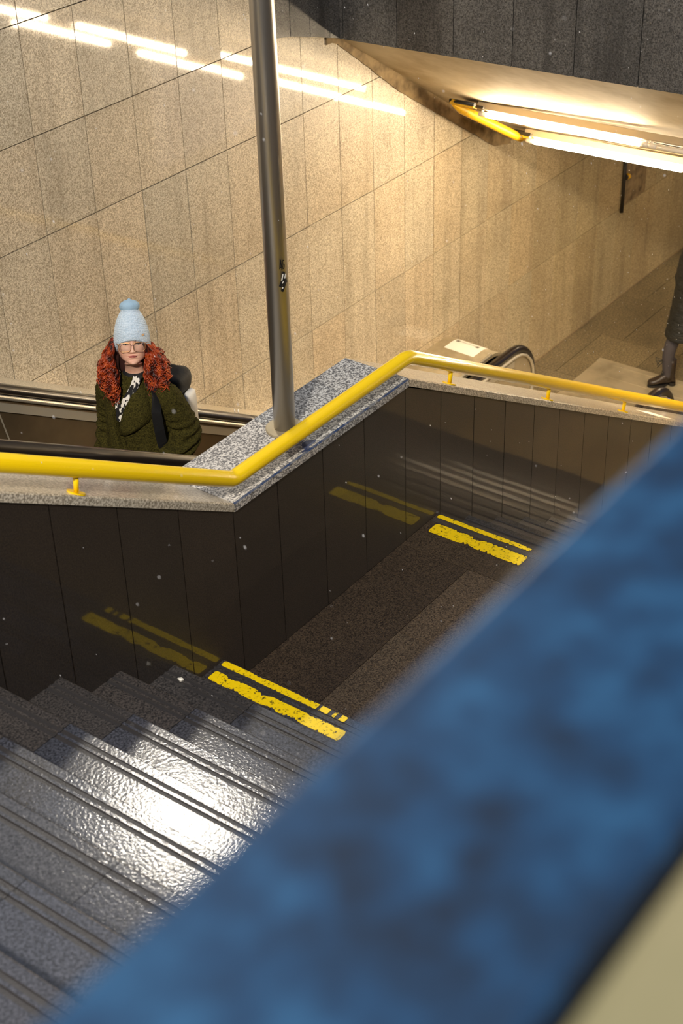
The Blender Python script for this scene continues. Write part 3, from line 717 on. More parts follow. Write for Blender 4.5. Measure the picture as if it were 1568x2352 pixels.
def ring(z, cyy, a, f, b, n=48, pw=2.0, cxx=0.0):
    P = []
    for k in range(n):
        q = 2 * PI * k / n; c, s_ = math.cos(q), math.sin(q)
        cc = math.copysign(abs(c) ** (2 / pw), c); ss = math.copysign(abs(s_) ** (2 / pw), s_)
        P.append(Vector((cxx + a * cc, cyy + (f if ss > 0 else b) * ss, z)))
    return P
def interp_rings(keys, step, n=48):
    """keys: (z, cy, a, f, b); smooth Catmull-Rom style interpolation between the keys."""
    out = []
    for i in range(len(keys) - 1):
        p0 = keys[max(0, i - 1)]; p1 = keys[i]; p2 = keys[i + 1]; p3 = keys[min(len(keys) - 1, i + 2)]
        m = max(1, int(abs(p2[0] - p1[0]) / step + 0.5))
        for k in range(m):
            t_ = k / m
            out.append(tuple(0.5 * ((2 * b_) + (-a_ + c_) * t_ + (2 * a_ - 5 * b_ + 4 * c_ - d_) * t_ * t_ + (-a_ + 3 * b_ - 3 * c_ + d_) * t_ ** 3) for a_, b_, c_, d_ in zip(p0, p1, p2, p3)))
    out.append(keys[-1]); return out
def limb(mb, pts, rads, n=14, sub=5, mi=0, squash=None):
    P = [Vector(p) for p in pts]; path = []; rr = []
    for i in range(len(P) - 1):
        p0 = P[max(0, i - 1)]; p1 = P[i]; p2 = P[i + 1]; p3 = P[min(len(P) - 1, i + 2)]
        for k in range(sub):
            t_ = k / sub; path.append(0.5 * ((2 * p1) + (-p0 + p2) * t_ + (2 * p0 - 5 * p1 + 4 * p2 - p3) * t_ ** 2 + (-p0 + 3 * p1 - 3 * p2 + p3) * t_ ** 3))
            rr.append(rads[i] + (rads[i + 1] - rads[i]) * t_)
    path.append(P[-1]); rr.append(rads[-1])
    mb.tube(path, rr, n, mi)
def fuse(name, mb, mat, parent, voxel, disp=None, smooth=2):
    """Fuse overlapping lofts into one continuous skin."""
    bm = mb.bm; bmesh.ops.recalc_face_normals(bm, faces=bm.faces)
    me = bpy.data.meshes.new(name); bm.to_mesh(me); bm.free()
    tmp = bpy.data.objects.new(name + '_tmp', me); C.objects.link(tmp)
    r = tmp.modifiers.new('r', 'REMESH'); r.mode = 'VOXEL'; r.voxel_size = voxel; r.use_smooth_shade = True
    if smooth:
        s_ = tmp.modifiers.new('s', 'SMOOTH'); s_.iterations = smooth; s_.factor = 0.5
    dg = bpy.context.evaluated_depsgraph_get(); dg.update()
    m2 = bpy.data.meshes.new_from_object(tmp.evaluated_get(dg)); bpy.data.objects.remove(tmp)
    m2.name = name
    if disp:
        nm = [v.normal.copy() for v in m2.vertices]
        for v, nn in zip(m2.vertices, nm): v.co += nn * disp(v.co)
    for p in m2.polygons: p.use_smooth = True
    m2.materials.clear(); m2.materials.append(mat)
    o = bpy.data.objects.new(name, m2); C.objects.link(o); o.parent = parent; return o
def xf(mb, fn):
    for v in mb.bm.verts: v.co = fn(v.co)
def g(d, w): return math.exp(-(d / w) ** 2)

# ---- the woman on the escalator -----------------------------------------------------------------
EYE = 1.455
wy = 5.22
woman = thing('person', 'person with long curly red hair, pale blue bobble hat, glasses and olive fleece coat', 'person', (5.10, wy, -5.16), math.radians(105))
HC = Vector((0.0, 0.035, EYE))                     # centre of the head between the eyes' level
NECK = Vector((0.0, -0.01, EYE - 0.15))
YAW, PITCH, ROLL = math.radians(29), math.radians(17), math.radians(-1.5)
RH = Matrix.Rotation(YAW, 3, 'Z') @ Matrix.Rotation(PITCH, 3, 'X') @ Matrix.Rotation(ROLL, 3, 'Y')
def head_xf(p):                                   # head-local (x right, y forward, z up from eye level) to body
    return NECK + RH @ (Vector(p) + HC - NECK)
def head_shape(x, y, z):
    """sculpt the face of the head loft: returns new y"""
    if y <= 0.02: return x, y, z
    w = min(1, (y - 0.02) / 0.03)
    d = 0
    if -0.052 < z < 0.02:
        k = (0.02 - z) / 0.062
        d += 0.021 * g(x, 0.0075 + 0.006 * max(0, k)) * min(1, max(0, k)) ** 0.9 * (1 if z > -0.040 else max(0, (z + 0.052) / 0.012))
    d += 0.007 * (g(x - .013, .006) + g(x + .013, .006)) * g(z + .039, .008)
    d -= 0.011 * (g(x - .031, .018) + g(x + .031, .018)) * g(z - .001, .013)
    d += 0.004 * (g(x - .028, .02) + g(x + .028, .02)) * g(z - .021, .008)
    d += 0.005 * g(x, .022) * (g(z + .060, .0055) + g(z + .072, .006))
    d -= 0.003 * g(x, .026) * g(z + .066, .0022)
    d -= 0.004 * g(x, .02) * g(z + .083, .006)
    d += 0.006 * g(x, .02) * g(z + .098, .012)
    d += 0.005 * (g(x - .042, .02) + g(x + .042, .02)) * g(z + .030, .02)
    return x, y + d * w, z
head_keys = [(-.125, -.02, .046, .040, .050), (-.112, .0, .046, .060, .045), (-.106, .005, .033, .078, .045), (-.100, .004, .040, .080, .05), (-.085, .002, .058, .079, .065), (-.06, 0, .071, .080, .08),
             (-.03, 0, .077, .081, .092), (0, 0, .080, .081, .097), (.03, 0, .079, .083, .097), (.06, 0, .068, .076, .09), (.085, 0, .055, .06, .072), (.105, 0, .034, .037, .045), (.116, 0, .004, .004, .004)]
mb = MB()
torso = [(0.80, 0, .15, .10, .12), (1.0, 0, .135, .09, .09), (1.12, 0, .15, .10, .095), (1.21, -.01, .15, .075, .08), (1.25, -.015, .10, .06, .07), (1.285, -.015, .054, .05, .055)]
rings = [ring(*k, n=96) for k in interp_rings(torso, 0.02)]
hk = interp_rings(head_keys, 0.0025)
for k in hk:
    R_ = ring(*k, n=96, pw=2.15); rings.append([head_xf(head_shape(p.x, p.y, p.z)) for p in R_])
mb.loft(rings)
for sx in (-1, 1):
    e = [(sx * .081, -.006 + .012 * math.sin(a), -.012 + .026 * math.cos(a)) for a in [k * PI / 6 for k in range(12)]]
    mb.tube([head_xf(p) for p in e], 0.006, 6, closed=True)
for sx, sh, el, wr in ((-1, (-.155, -.01, 1.195), (-.235, -.05, .95), (-.17, .11, .85)), (1, (.155, -.01, 1.195), (.185, -.035, .93), (.15, .05, .79))):
    limb(mb, [(sx * .10, -.01, 1.19), sh, el, wr], [.05, .05, .04, .027])
    # hand in the coat pocket: palm and five curled fingers
    w_ = Vector(wr); dr = (w_ - Vector(el)).normalized(); pal = w_ + dr * .05
    limb(mb, [w_, w_ + dr * .03, pal + dr * .02], [.026, .034, .032], 10, 3)
    for q in range(4):
        off = Vector((0, 0, .026 - .017 * q)); a_ = pal + dr * .02 + off; L = (.032, .037, .034, .027)[q]
        limb(mb, [a_ - dr * .02, a_ + dr * L * .6, a_ + dr * L + Vector((-sx * .012, 0, -.006))], [.009, .0085, .007], 8, 3)
    limb(mb, [w_ + dr * .02 + Vector((0, 0, .02)), w_ + dr * .045 + Vector((-sx * .01, 0, .045)), w_ + dr * .07 + Vector((-sx * .015, 0, .052))], [.011, .009, .007], 8, 3)
for sx in (-1, 1): limb(mb, [(sx * .06, 0, .82), (sx * .08, .01, .48), (sx * .08, -.005, .27), (sx * .08, -.01, .06), ], [.085, .055, .05, .035])
body = obj('body', mb, M['skin'], woman, local=True)
for f in body.data.polygons: f.use_smooth = True
def hpart(name, build, mat, parent):
    mb = MB(); build(mb); xf(mb, head_xf); return obj(name, mb, mat, parent, local=True)
for sx in (-1, 1):
    e = hpart('eye', lambda m_: m_.ball((sx * .031, .0655, -.001), .0105, 10), M['eyewhite'], body)
    hpart('iris', lambda m_: m_.ball((sx * .031, .0708, -.0015), .0058, 8), M['iris'], body)
    hpart('eyelid', lambda m_: m_.loft([[(sx * .031 + .0135 * math.cos(a) , .0655 + .0125 * math.sin(a) * math.cos(el_) , .0018 + .0125 * math.sin(el_) + .0) for a in [k * PI / 12 for k in range(13)]] for el_ in [j * PI / 2 / 6 for j in range(7)]], closed=False, cap=False), M['skin'], body)
    hpart('lash_line', lambda m_: m_.tube([(sx * .031 + .0145 * math.cos(a), .0665 + .0128 * math.sin(a), .0016 + .0008 * math.sin(a)) for a in [PI * k / 12 for k in range(13)]], .0026, 6), M['lash'], body)
    hpart('eyebrow', lambda m_: m_.tube([(sx * q, .0795 - (q - .03) ** 2 * 6 - .004 * (q > .04), .0185 + .004 * math.sin((q - .012) / .036 * PI * .8)) for q in [.012 + .003 * k for k in range(13)]], [.0014 + .0016 * math.sin(PI * k / 12) for k in range(13)], 6), M['brow'], body)
hpart('lips', lambda m_: (m_.tube([(x, .0845 - abs(x) * abs(x) * 12, -.0625 + .0012 * math.cos(x * 160)) for x in [-.022 + .00367 * k for k in range(13)]], [.0008 + .0024 * math.sin(PI * k / 12) for k in range(13)], 8),
                     m_.tube([(x, .0845 - x * x * 12, -.0685) for x in [-.020 + .00333 * k for k in range(13)]], [.0008 + .0034 * math.sin(PI * k / 12) for k in range(13)], 8)), M['lips'], body)
hpart('mouth_line', lambda m_: m_.tube([(x, .0868 - x * x * 12, -.0652 + .0006 * math.cos(x * 200)) for x in [-.021 + .0035 * k for k in range(13)]], .0008, 6), M['lash'], body)
# glasses
gl = None
def rrect(cx_, w_, h_, r_, zc, yc, taper=0.004, n=6):
    P = []
    for qx, qz, a0 in ((1, 1, 0), (-1, 1, PI / 2), (-1, -1, PI), (1, -1, 3 * PI / 2)):
        for k in range(n + 1):
            a = a0 + PI / 2 * k / n; x = qx * (w_ / 2 - r_) + r_ * math.cos(a); z = qz * (h_ / 2 - r_) + r_ * math.sin(a)
            x *= 1 + (z / h_) * 0.14; P.append((cx_ + x, yc - abs(cx_ + x) * 0.10, zc + z))
    return P
def fr(m_):
    for sx in (-1, 1):
        m_.tube(rrect(sx * .0365, .060, .045, .013, -.014, .1005), .0015, 6, closed=True)
        m_.tube([(sx * .066, .094, .002), (sx * .080, .080, .004), (sx * .083, .0, .004)], .0013, 6)
    m_.tube([(-.007, .101, -.004), (-.003, .103, -.001), (.003, .103, -.001), (.007, .101, -.004)], .0011, 6)
gl = hpart('glasses', fr, M['gold'], woman)
for sx in (-1, 1):
    def ln(m_):
        F = [m_.bm.verts.new(p) for p in rrect(sx * .0365, .059, .044, .013, -.014, .1003)]
        B_ = [m_.bm.verts.new((p[0], p[1] - .0012, p[2])) for p in rrect(sx * .0365, .059, .044, .013, -.014, .1003)]
        m_.face(F); m_.face(list(reversed(B_)))
        for i in range(len(F)): m_.face([F[i], F[(i + 1) % len(F)], B_[(i + 1) % len(F)], B_[i]])
    hpart('lens', ln, M['lens'], gl)
# hat
def hatf(m_):
    prof = [(-.014, .088), (-.008, .0985), (.006, .102), (.035, .101), (.06, .095), (.085, .086), (.105, .077), (.125, .068), (.145, .057), (.158, .049), (.168, .045)]
    R_ = []; dense = interp_rings(prof, .0022)
    for ri, (z, r_) in enumerate(dense):
        row = []
        for k in range(192):
            a = 2 * PI * k / 192; f = max(0, 1 - z / .1); r_ = dense[ri][1] * (1 + .014 * math.sin(ri * PI / 2) * (1 if math.sin(a * 40 + (ri // 2) * PI) > 0 else .3))
            zz = (z * .94 if z > 0 else z) + f * (.062 * max(0, math.sin(a)) - .044) ; rx = r_ * (.93 if z < .05 else .95)
            row.append((rx * math.cos(a), -.012 - z * .12 + r_ * 1.04 * math.sin(a), zz + .008))
        R_.append(row)
    inner = [(x * .93, (y + .012) * .93 - .012, z + .004) for x, y, z in R_[0]]
    m_.loft([inner] + R_, cap=False)
hat = hpart('bobble_hat', hatf, M['knit'], woman)
def pomf(m_):
    prof = [(.157, .043), (.165, .049), (.176, .0515), (.188, .049), (.198, .040), (.205, .027), (.209, .012), (.216, .004)]
    m_.loft([[(r_ * math.cos(2 * PI * k / 32) * (1 + .05 * math.sin(8 * 2 * PI * k / 32)), -.034 + r_ * math.sin(2 * PI * k / 32), z) for k in range(32)] for z, r_ in prof])
hpart('pompom', pomf, M['pomknit'], hat)
def tagf(m_):
    v = [m_.bm.verts.new(p) for p in ((-.066, .067, .040), (-.054, .0775, .035), (-.053, .0785, .044), (-.065, .068, .049))]; m_.face(v)
hpart('brand_tab', tagf, M['tan'], hat)
# hair: a dark inner mass plus hundreds of curls
rr = random.Random(5)
def hpath(sx, a, b, c, L):
    """a: 0 front..1 back ; b: 0 inner..1 outer ; returns a smooth drop line in head-yaw space (no pitch)"""
    root = Vector((sx * (.074 + .014 * b), .030 - .10 * a, -.004 + rr.uniform(-.01, .022)))
    wid = (.195 if sx < 0 else .165)
    m1 = Vector((sx * (.092 + (wid - .092) * .66 * b), .040 - .10 * a, -.07))
    m2 = Vector((sx * (.078 + (wid - .078) * b), .06 - .13 * a, -.16))
    en = Vector((sx * (.080 + (wid - .10) * (b * .85 + c * .15)), .105 - .15 * a, -L))
    return [root, m1, m2, en]
Rz = Matrix.Rotation(YAW, 3, 'Z')
def hair_pt(p): return HC + Vector((0, -.01, 0)) + Rz @ Vector(p)
mb = MB()
for sx in (-1, 1):
    for i in range(330):
        a, b, c = rr.random(), rr.random() ** (.75 if i % 3 else 1.6), rr.random()
        if i % 3 == 0: a *= .35
        L = rr.uniform(.20, .355) if sx < 0 else rr.uniform(.19, .295)
        L -= .05 * b * b
        K = hpath(sx, a, b, c, L); n = 30; path = []; rad = []
        cr = rr.uniform(.007, .014); ph = rr.uniform(0, 6.28); turns = rr.uniform(5, 9) * (1 if rr.random() < .5 else -1)
        for k in range(n + 1):
            t_ = k / n; u = t_ * 3; s_ = min(2, int(u)); q = u - s_
            p0 = K[max(0, s_ - 1)]; p1 = K[s_]; p2 = K[s_ + 1]; p3 = K[min(3, s_ + 2)]
            p = 0.5 * ((2 * p1) + (-p0 + p2) * q + (2 * p0 - 5 * p1 + 4 * p2 - p3) * q * q + (-p0 + 3 * p1 - 3 * p2 + p3) * q ** 3)
            e_ = cr * min(1, t_ * 2.5) * (1 + .5 * t_); an = ph + turns * 2 * PI * t_ * .55
            p = p + Vector((math.cos(an) * e_, math.sin(an) * e_, math.sin(an * .5) * .004)); path.append(hair_pt(p)); rad.append(.0046 * (1 - .75 * t_ ** 3) * (0.6 if i % 3 else 1))
        mb.tube(path, rad, 5)
hair = obj('hair', mb, M['hair'], woman, local=True)
mb = MB()
for sx in (-1, 1):
    w_ = .15 if sx < 0 else .125
    limb(mb, [hair_pt(p) for p in ((sx * .055, -.055, -.02), (sx * .084, -.045, -.07), (sx * .108, -.02, -.14), (sx * (w_ - .03), .0, -.20), (sx * (w_ - .04), .02, -.25))], [.022, .038, .050, .040, .02], 16, 5)
limb(mb, [hair_pt(p) for p in ((0, -.07, -.01), (0, -.085, -.06), (0, -.09, -.15), (0, -.09, -.22))], [.06, .075, .075, .04], 16, 5)
obj('hair_underlayer', mb, M['hairdark'], hair, local=True)
# coat -------------------------------------------------------------------------------------------
coat_keys = [(.48, .0, .215, .165, .17), (.65, .0, .205, .16, .165), (.80, .0, .190, .155, .155), (.95, .0, .178, .145, .145), (1.08, .0, .178, .135, .14), (1.17, -.005, .175, .115, .125), (1.225, -.012, .145, .09, .105), (1.262, -.015, .095, .072, .085), (1.285, -.015, .075, .062, .072)]
ck = interp_rings(coat_keys, .03)
def coat_front(x, z):
    for i in range(len(ck) - 1):
        if ck[i][0] <= z <= ck[i + 1][0]:
            t_ = (z - ck[i][0]) / (ck[i + 1][0] - ck[i][0] + 1e-9); a = ck[i][2] + (ck[i + 1][2] - ck[i][2]) * t_
            f = ck[i][3] + (ck[i + 1][3] - ck[i][3]) * t_; c = ck[i][1]; return c + f * math.sqrt(max(.05, 1 - (x / a) ** 2))
    return .1
mb = MB(); mb.loft([ring(*k, n=40, pw=2.3) for k in ck])
ARM = {-1: [(-.10, -.01, 1.19), (-.165, -.012, 1.165), (-.215, -.035, 1.06), (-.245, -.045, .94), (-.225, .03, .875), (-.165, .10, .85)],
       1: [(.10, -.01, 1.19), (.160, -.012, 1.165), (.185, -.03, 1.05), (.195, -.035, .93), (.190, .02, .83), (.165, .12, .77)]}
limb(mb, ARM[-1], [.07, .078, .076, .080, .074, .062], 18, 6)
limb(mb, ARM[1], [.07, .076, .072, .070, .068, .066], 18, 6)
def cdisp(c):
    d = .0035 * noise.noise(c * 42) + .0025 * noise.noise(c * 95)
    ax = abs(c.x)
    if ax > .15 and c.z < 1.1:
        d += .012 * math.sin(c.z * 130 + 3 * noise.noise(c * 7) + c.y * 30) * min(1, (1.1 - c.z) * 6) * min(1, (ax - .15) / .05)
    else: d += .006 * noise.noise(c * 9)
    return d
coat = fuse('fleece_coat', mb, M['fleece'], woman, .0065, cdisp, 3)
def flap(name, poly_rows, lift, thick, mat, parent):
    """poly_rows: rows of (z, xl, xr): a cloth flap lying on the coat front"""
    mb = MB(); G = []; nx = 14
    keys = interp_rings([(r_[0], r_[1], r_[2]) for r_ in poly_rows], .012)
    for ri, (z, xl, xr) in enumerate(keys):
        row = []
        for k in range(nx + 1):
            x = xl + (xr - xl) * k / nx; e = min(1, 5 * min(k / nx, 1 - k / nx) + .15) * min(1, .3 + 4 * min(ri / len(keys), 1 - ri / len(keys)))
            row.append((x, coat_front(x, z) + lift * e + .003 * noise.noise(Vector((x * 40, z * 40, 1))) * e, z))
        G.append(row)
    V = [[mb.bm.verts.new(p) for p in r_] for r_ in G]; V2 = [[mb.bm.verts.new((p[0], p[1] - thick - lift, p[2])) for p in r_] for r_ in G]
    for i in range(len(G) - 1):
        for j in range(nx):
            mb.face([V[i][j], V[i][j + 1], V[i + 1][j + 1], V[i + 1][j]], smooth=True); mb.face([V2[i][j], V2[i][j + 1], V2[i + 1][j + 1], V2[i + 1][j]], smooth=True)
        for j in (0, nx): mb.face([V[i][j], V[i + 1][j], V2[i + 1][j], V2[i][j]], smooth=True)
    mb.face([v for v in V[0]] + [v for v in reversed(V2[0])]); mb.face([v for v in V[-1]] + [v for v in reversed(V2[-1])])
    return obj(name, mb, mat, parent, local=True)
# her left lapel (image right) sweeps across the chest, her right lapel (image left) runs down the edge
flap('lapel', [(1.265, -.070, -.050), (1.20, -.115, -.020), (1.13, -.140, .015), (1.085, -.135, .030), (1.05, -.105, .036), (1.00, -.030, .038), (.985, .010, .036)], .038, .012, M['fleece'], coat)
flap('lapel', [(1.265, .050, .068), (1.18, .045, .110), (1.10, .040, .135), (1.03, .040, .128), (.96, .030, .098), (.88, -.005, .055), (.80, -.035, .010)], .042, .014, M['fleece'], coat)
# opening edge below the lapels
mb = MB(); 
limb(mb, [(x, coat_front(x, z) + .004, z) for x, z in ((.032, 1.0), (.01, .90), (-.02, .80), (-.035, .68), (-.04, .52))], [.012, .014, .014, .014, .013], 8, 6)
obj('front_edge', mb, M['fleece'], coat, local=True)
# sweater and scarf in the opening
mb = MB(); mb.loft([ring(*k, n=32) for k in interp_rings([(1.17, -.0, .10, .092, .06), (1.24, -.005, .078, .072, .07), (1.275, -.008, .066, .057, .064), (1.297, -.008, .060, .050, .06)], .02)])
obj('black_collar', mb, M['blackcloth'], woman, local=True)
def strip(m_, pts, w0, w1):
    n = len(pts); 
    A_, B_, C2, D2 = [], [], [], []
    for i, (x, y, z) in enumerate(pts):
        wd = w0 + (w1 - w0) * i / (n - 1); s_ = noise.noise(Vector((z * 60, x * 30, 2))) * .004
        A_.append(m_.bm.verts.new((x - wd / 2, y + s_, z))); B_.append(m_.bm.verts.new((x + wd / 2, y + s_, z + .004))); C2.append(m_.bm.verts.new((x, y + .010 + s_, z)))
    for i in range(n - 1): m_.face([A_[i], C2[i], C2[i + 1], A_[i + 1]], smooth=True); m_.face([C2[i], B_[i], B_[i + 1], C2[i + 1]], smooth=True)
mb = MB()
def lerp_pts(P, n=18):
    P = [Vector(p) for p in P]; out = []
    for i in range(n + 1):
        u = i / n * (len(P) - 1); s_ = min(len(P) - 2, int(u)); out.append(tuple(P[s_].lerp(P[s_ + 1], u - s_)))
    return out
strip(mb, lerp_pts([(-.060, .060, 1.31), (-.045, .088, 1.25), (-.012, .122, 1.19), (.015, .142, 1.13), (.030, .148, 1.07)]), .046, .040)
strip(mb, lerp_pts([(.072, .050, 1.295), (.068, .088, 1.24), (.056, .118, 1.19), (.042, .138, 1.13), (.034, .146, 1.075)]), .044, .036)
obj('spotted_scarf', mb, M['scarf'], woman, local=True)
# trousers and boots
mb = MB()
mb.loft([ring(*k, n=28) for k in interp_rings([(.74, 0, .15, .115, .125), (.88, 0, .15, .11, .12), (.98, 0, .14, .10, .10)], .04)])
for sx in (-1, 1): limb(mb, [(sx * .07, 0, .80), (sx * .08, .012, .48), (sx * .08, -.0, .27), (sx * .08, -.01, .10)], [.098, .070, .062, .058], 16)
obj('trousers', mb, M['darkcloth'], woman, local=True)
def boot(parent, c, yaw, laces=False, top=.26, s=1.0):
    mb = MB(); Rb = Matrix.Rotation(yaw, 3, 'Z'); c = Vector(c)
    F = [( .0, -.075, .03), (.0, -.085, .045), (.0, -.02, .05), (.0, .06, .048), (.0, .13, .042), (.0, .16, .03)]
    rings = []
    for i, (y, hw, hh, yc) in enumerate([(-.085, .018, .03, 0), (-.075, .034, .07, 0), (-.04, .038, .11, 0), (.0, .038, .115, 0), (.04, .040, .09, 0), (.09, .046, .062, 0), (.13, .044, .05, 0), (.16, .032, .042, 0), (.172, .012, .026, 0)]):
        rings.append([c + Rb @ (Vector((hw * math.copysign(abs(math.cos(a)) ** .8, math.cos(a)), y, .022 + hh / 2 + hh / 2 * math.sin(a))) * s) for a in [2 * PI * k / 16 for k in range(16)]])
    mb.loft(rings)
    mb.loft([[c + Rb @ (Vector(((.040 + .008 * (z > .2)) * math.cos(a), -.03 + (.052) * math.sin(a) + (.015 if z < .1 else 0), z)) * s) for a in [2 * PI * k / 16 for k in range(16)]] for z in (.06, .10, .15, .2, top)])
    o = obj('boot', mb, M['leather'], parent, local=True)
    mb = MB()
    for lo, hi in ((-.09, -.02), (-.02, .175)):
        pts = [(.04 * math.cos(a) * (1.08 if lo < 0 and hi < 0 else 1.1), lo + (hi - lo) * (.5 + .5 * math.sin(a))) for a in [2 * PI * k / 16 for k in range(16)]]
        h0 = .022 if hi > 0 else .03
        mb.loft([[c + Rb @ (Vector((x, y, 0.001)) * s) for x, y in pts], [c + Rb @ (Vector((x, y, h0)) * s) for x, y in pts]], smooth=False)
    obj('sole', mb, M['black'], o, local=True)
    if laces:
        mb = MB()
        for k in range(7):
            z0 = .09 + .024 * k; y0 = .045 - .028 * min(1, k / 4)
            for q in (-1, 1): mb.tube([c + Rb @ (Vector((q * .022, y0 + .0, z0)) * s), c + Rb @ (Vector((0, y0 + .012, z0 + .01)) * s), c + Rb @ (Vector((-q * .022, y0 - .004, z0 + .022)) * s)], .0028, 5)
        for q in ((-.03, .06, .0), (.03, .055, -.02), (-.05, .07, -.03), (.02, .08, .02)):
            mb.tube([c + Rb @ Vector((0, .03, .255)), c + Rb @ Vector((q[0], .03 + q[1], .265 + q[2])), c + Rb @ Vector((q[0] * .3, .06 + q[1] * .6, .225 + q[2]))], .003, 5)
        obj('laces', mb, M['darkcloth'], o, local=True)
    return o
for sx in (-1, 1): boot(woman, (sx * .08, -.0, .01), 0)
# backpack
bp = thing('backpack', 'black backpack with a smooth white side panel on the back of the red haired person', 'backpack', (5.10, wy, -5.16 + .72), math.radians(105))
def bxf(o_): pass
mb = MB()
BZ = -.72
K = [(.78, -.23, .125, .07, .09), (.84, -.24, .15, .085, .115), (1.0, -.24, .155, .085, .125), (1.08, -.24, .15, .08, .12), (1.13, -.235, .13, .065, .10), (1.155, -.23, .08, .04, .05)]
rg = [ring(*k, n=40, pw=4) for k in interp_rings(K, .02)]
mb.loft([[Vector((p.x, p.y + .006 * noise.noise(p * 14), p.z + BZ)) for p in r_] for r_ in rg]); obj('bag_body', mb, M['blackcloth'], bp, local=True)
mb = MB()
rg = [ring(*k, n=40, pw=4) for k in interp_rings([(1.07, -.25, .158, .088, .128), (1.115, -.25, .165, .09, .135), (1.16, -.245, .155, .085, .12), (1.18, -.24, .11, .06, .08)], .02)]
mb.loft([[Vector((p.x, p.y + .01 * noise.noise(p * 12), p.z + BZ + .012 * noise.noise(p * 9))) for p in r_] for r_ in rg]); obj('lid', mb, M['blackcloth'], bp, local=True)
mb = MB()
rg = [ring(*k, n=28, pw=3) for k in [(.80, -.26, .01, .03, .03), (.805, -.26, .02, .05, .05), (.84, -.26, .024, .06, .06), (1.0, -.26, .024, .06, .06), (1.05, -.26, .02, .055, .055), (1.068, -.26, .01, .035, .035)]]
mb.loft([[Vector((p.x - .172, p.y, p.z + BZ)) for p in r_] for r_ in rg]); sp = obj('white_panel', mb, M['whiteshell'], bp, local=True); sp['label'] = 'smooth white panel on the side of the bag'
for sx in (-1,):
    mb = MB(); P = [(sx * .09, -.15, 1.17), (sx * .115, -.09, 1.262), (sx * .130, .02, 1.25), (sx * .158, .100, 1.13), (sx * .165, .100, 1.03), (sx * .166, .085, .93), (sx * .165, .02, .86), (sx * .14, -.15, .83)]
    P = [Vector(p) + Vector((0, 0, BZ)) for p in lerp_pts(P, 40)]
    V = []
    for i, p in enumerate(P):
        d = (P[min(i + 1, len(P) - 1)] - P[max(i - 1, 0)]).normalized(); n_ = Vector((p.x * 1.5, p.y, .25 if p.z + BZ < 0 else .6)); 
        n_ = Vector((p.x, p.y, 0)); n_ = (n_ + Vector((0, 0, .6 * max(0, (p.z - BZ - 1.2) * 20)))).normalized(); s_ = d.cross(n_).normalized()
        V.append([mb.bm.verts.new(p + s_ * a + n_ * b) for a, b in ((-.027, .008), (.027, .008), (.027, .020), (-.027, .020))])
    for a, b in zip(V, V[1:]):
        for k in range(4): mb.face([a[k], a[(k + 1) % 4], b[(k + 1) % 4], b[k]])
    mb.face(V[0]); mb.face(V[-1]); obj('strap', mb, M['blackcloth'], bp, local=True)

# ---- the second person, cut by the right edge ----------------------------------------------------
q = Vector((11.80, 5.235, -7.06)); heading = math.radians(135)
base = q + Vector((0.62, -0.79, 0)) * 0.25
p2 = thing('person', 'person at the right edge in a long black quilted coat, grey tights and laced boots', 'person', base, heading - PI / 2)
Rl = Matrix.Rotation(-(heading - PI / 2), 3, 'Z')
fl = Rl @ (q - base)                                  # leading foot in local space
bk = Vector((-.06, -.30, .05))
mb = MB()
rings = [ring(*k, n=48) for k in interp_rings([(.86, 0, .15, .11, .13), (1.0, 0, .14, .10, .11), (1.15, 0, .13, .10, .10), (1.35, 0, .165, .11, .10), (1.43, -.01, .12, .08, .08), (1.48, -.015, .055, .055, .06)], .03)]
for k in interp_rings(head_keys, .005):
    rings.append([Vector(head_shape(p.x, p.y, p.z)) + Vector((0, .03, 1.62)) for p in ring(*k, n=48, pw=2.15)])
mb.loft(rings)
limb(mb, [(fl.x * .4 + .05, .0, .90), (fl.x, fl.y * .75, .50), (fl.x, fl.y - .02, .30), (fl.x, fl.y - .03, .08)], [.095, .062, .055, .036])
limb(mb, [(-.07, 0, .90), (-.075, -.05, .50), (-.07, -.2, .30), (bk.x, bk.y - .03, bk.z + .08)], [.095, .062, .055, .036])
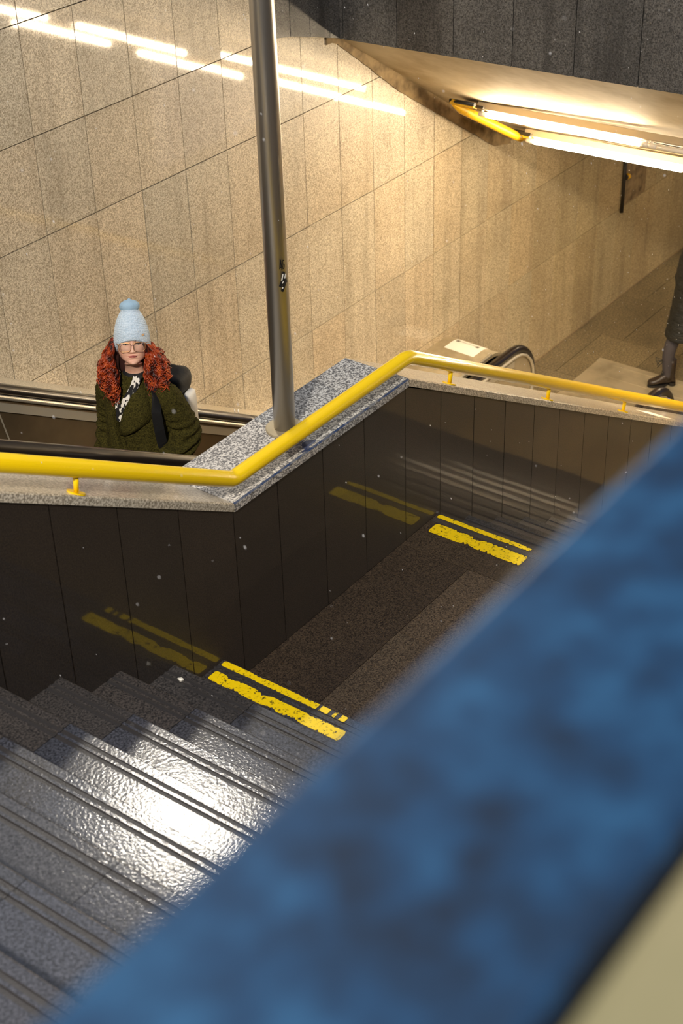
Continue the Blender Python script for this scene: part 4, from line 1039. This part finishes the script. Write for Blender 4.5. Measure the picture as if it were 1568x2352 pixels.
for sx in (-1, 1):
    limb(mb, [(sx * .10, 0, 1.38), (sx * .18, 0, 1.34), (sx * .20, -.02, 1.10), (sx * .16, .12, 1.06)], [.055, .055, .04, .027])
    w_ = Vector((sx * .16, .10, 1.06)); dr = Vector((-sx * .7, .35, -.6)).normalized()
    limb(mb, [w_, w_ + dr * .04, w_ + dr * .08], [.026, .036, .032], 10, 3)
    for k in range(4):
        a_ = w_ + dr * .07 + Vector((0, 0, 0)) + Vector((sx * (.026 - .017 * k), 0, 0)); L = (.05, .06, .055, .045)[k]
        limb(mb, [a_ - dr * .01, a_ + dr * L * .6, a_ + dr * L + Vector((0, -.012, -.014))], [.009, .0085, .007], 8, 3)
    limb(mb, [w_ + dr * .02 + Vector((-sx * .02, 0, 0)), w_ + dr * .05 + Vector((-sx * .048, 0, 0)), w_ + dr * .08 + Vector((-sx * .052, 0, -.01))], [.011, .010, .008], 8, 3)
b2 = obj('body', mb, [M['skin'], M['tights']], p2, local=True)
for f in b2.data.polygons:
    f.use_smooth = True
    if f.center.z < .95 and abs(f.center.x) < .17: f.material_index = 1
mb = MB()
K = [(.50, .06, .155, .16, .16), (.60, .055, .165, .165, .16), (.75, .05, .17, .17, .16), (.92, .05, .18, .175, .155), (1.05, .05, .18, .175, .145), (1.2, .045, .18, .17, .14), (1.36, .02, .185, .145, .125), (1.43, -.01, .13, .09, .10), (1.47, -.01, .085, .075, .08)]
mb.loft([[Vector((p.x * (1 + .01 * math.sin(p.z * 62)), p.y * (1 + .01 * math.sin(p.z * 62)) , p.z)) + Vector((.035, .05, 0)) * max(0, (.95 - p.z) / .45) for p in ring(*k, n=40, pw=2.3)] for k in interp_rings(K, .012)])
obj('quilted_coat', mb, M['quilt'], p2, local=True)
for sx in (-1, 1):
    mb = MB(); limb(mb, [(sx * .12, 0, 1.37), (sx * .19, 0, 1.32), (sx * .215, -.02, 1.10), (sx * .15, .13, 1.05), (sx * .11, .15, 1.01)], [.07, .072, .062, .055, .048], 16); obj('sleeve', mb, M['quilt'], p2, local=True)
mb = MB()
for k in range(1): mb.ball((0, .01, 1.655), .108, 14, sc=(.86, 1, 1.02))
limb(mb, [(0, -.06, 1.66), (0, -.085, 1.55), (0, -.09, 1.42)], [.085, .08, .04], 14); 
xf(mb, lambda c: Vector((c.x, min(c.y, .075 if c.z > 1.69 else .02), c.z)))
obj('hair', mb, M['brow'], p2, local=True)
boot(p2, (fl.x, fl.y - .02, .012), 0, True)
boot(p2, (bk.x, bk.y, bk.z + .0), 0, True)

# ------------------------------------------------------------------ lift
for o in scene.objects:
    if o.parent is None: o.location.z += LIFT
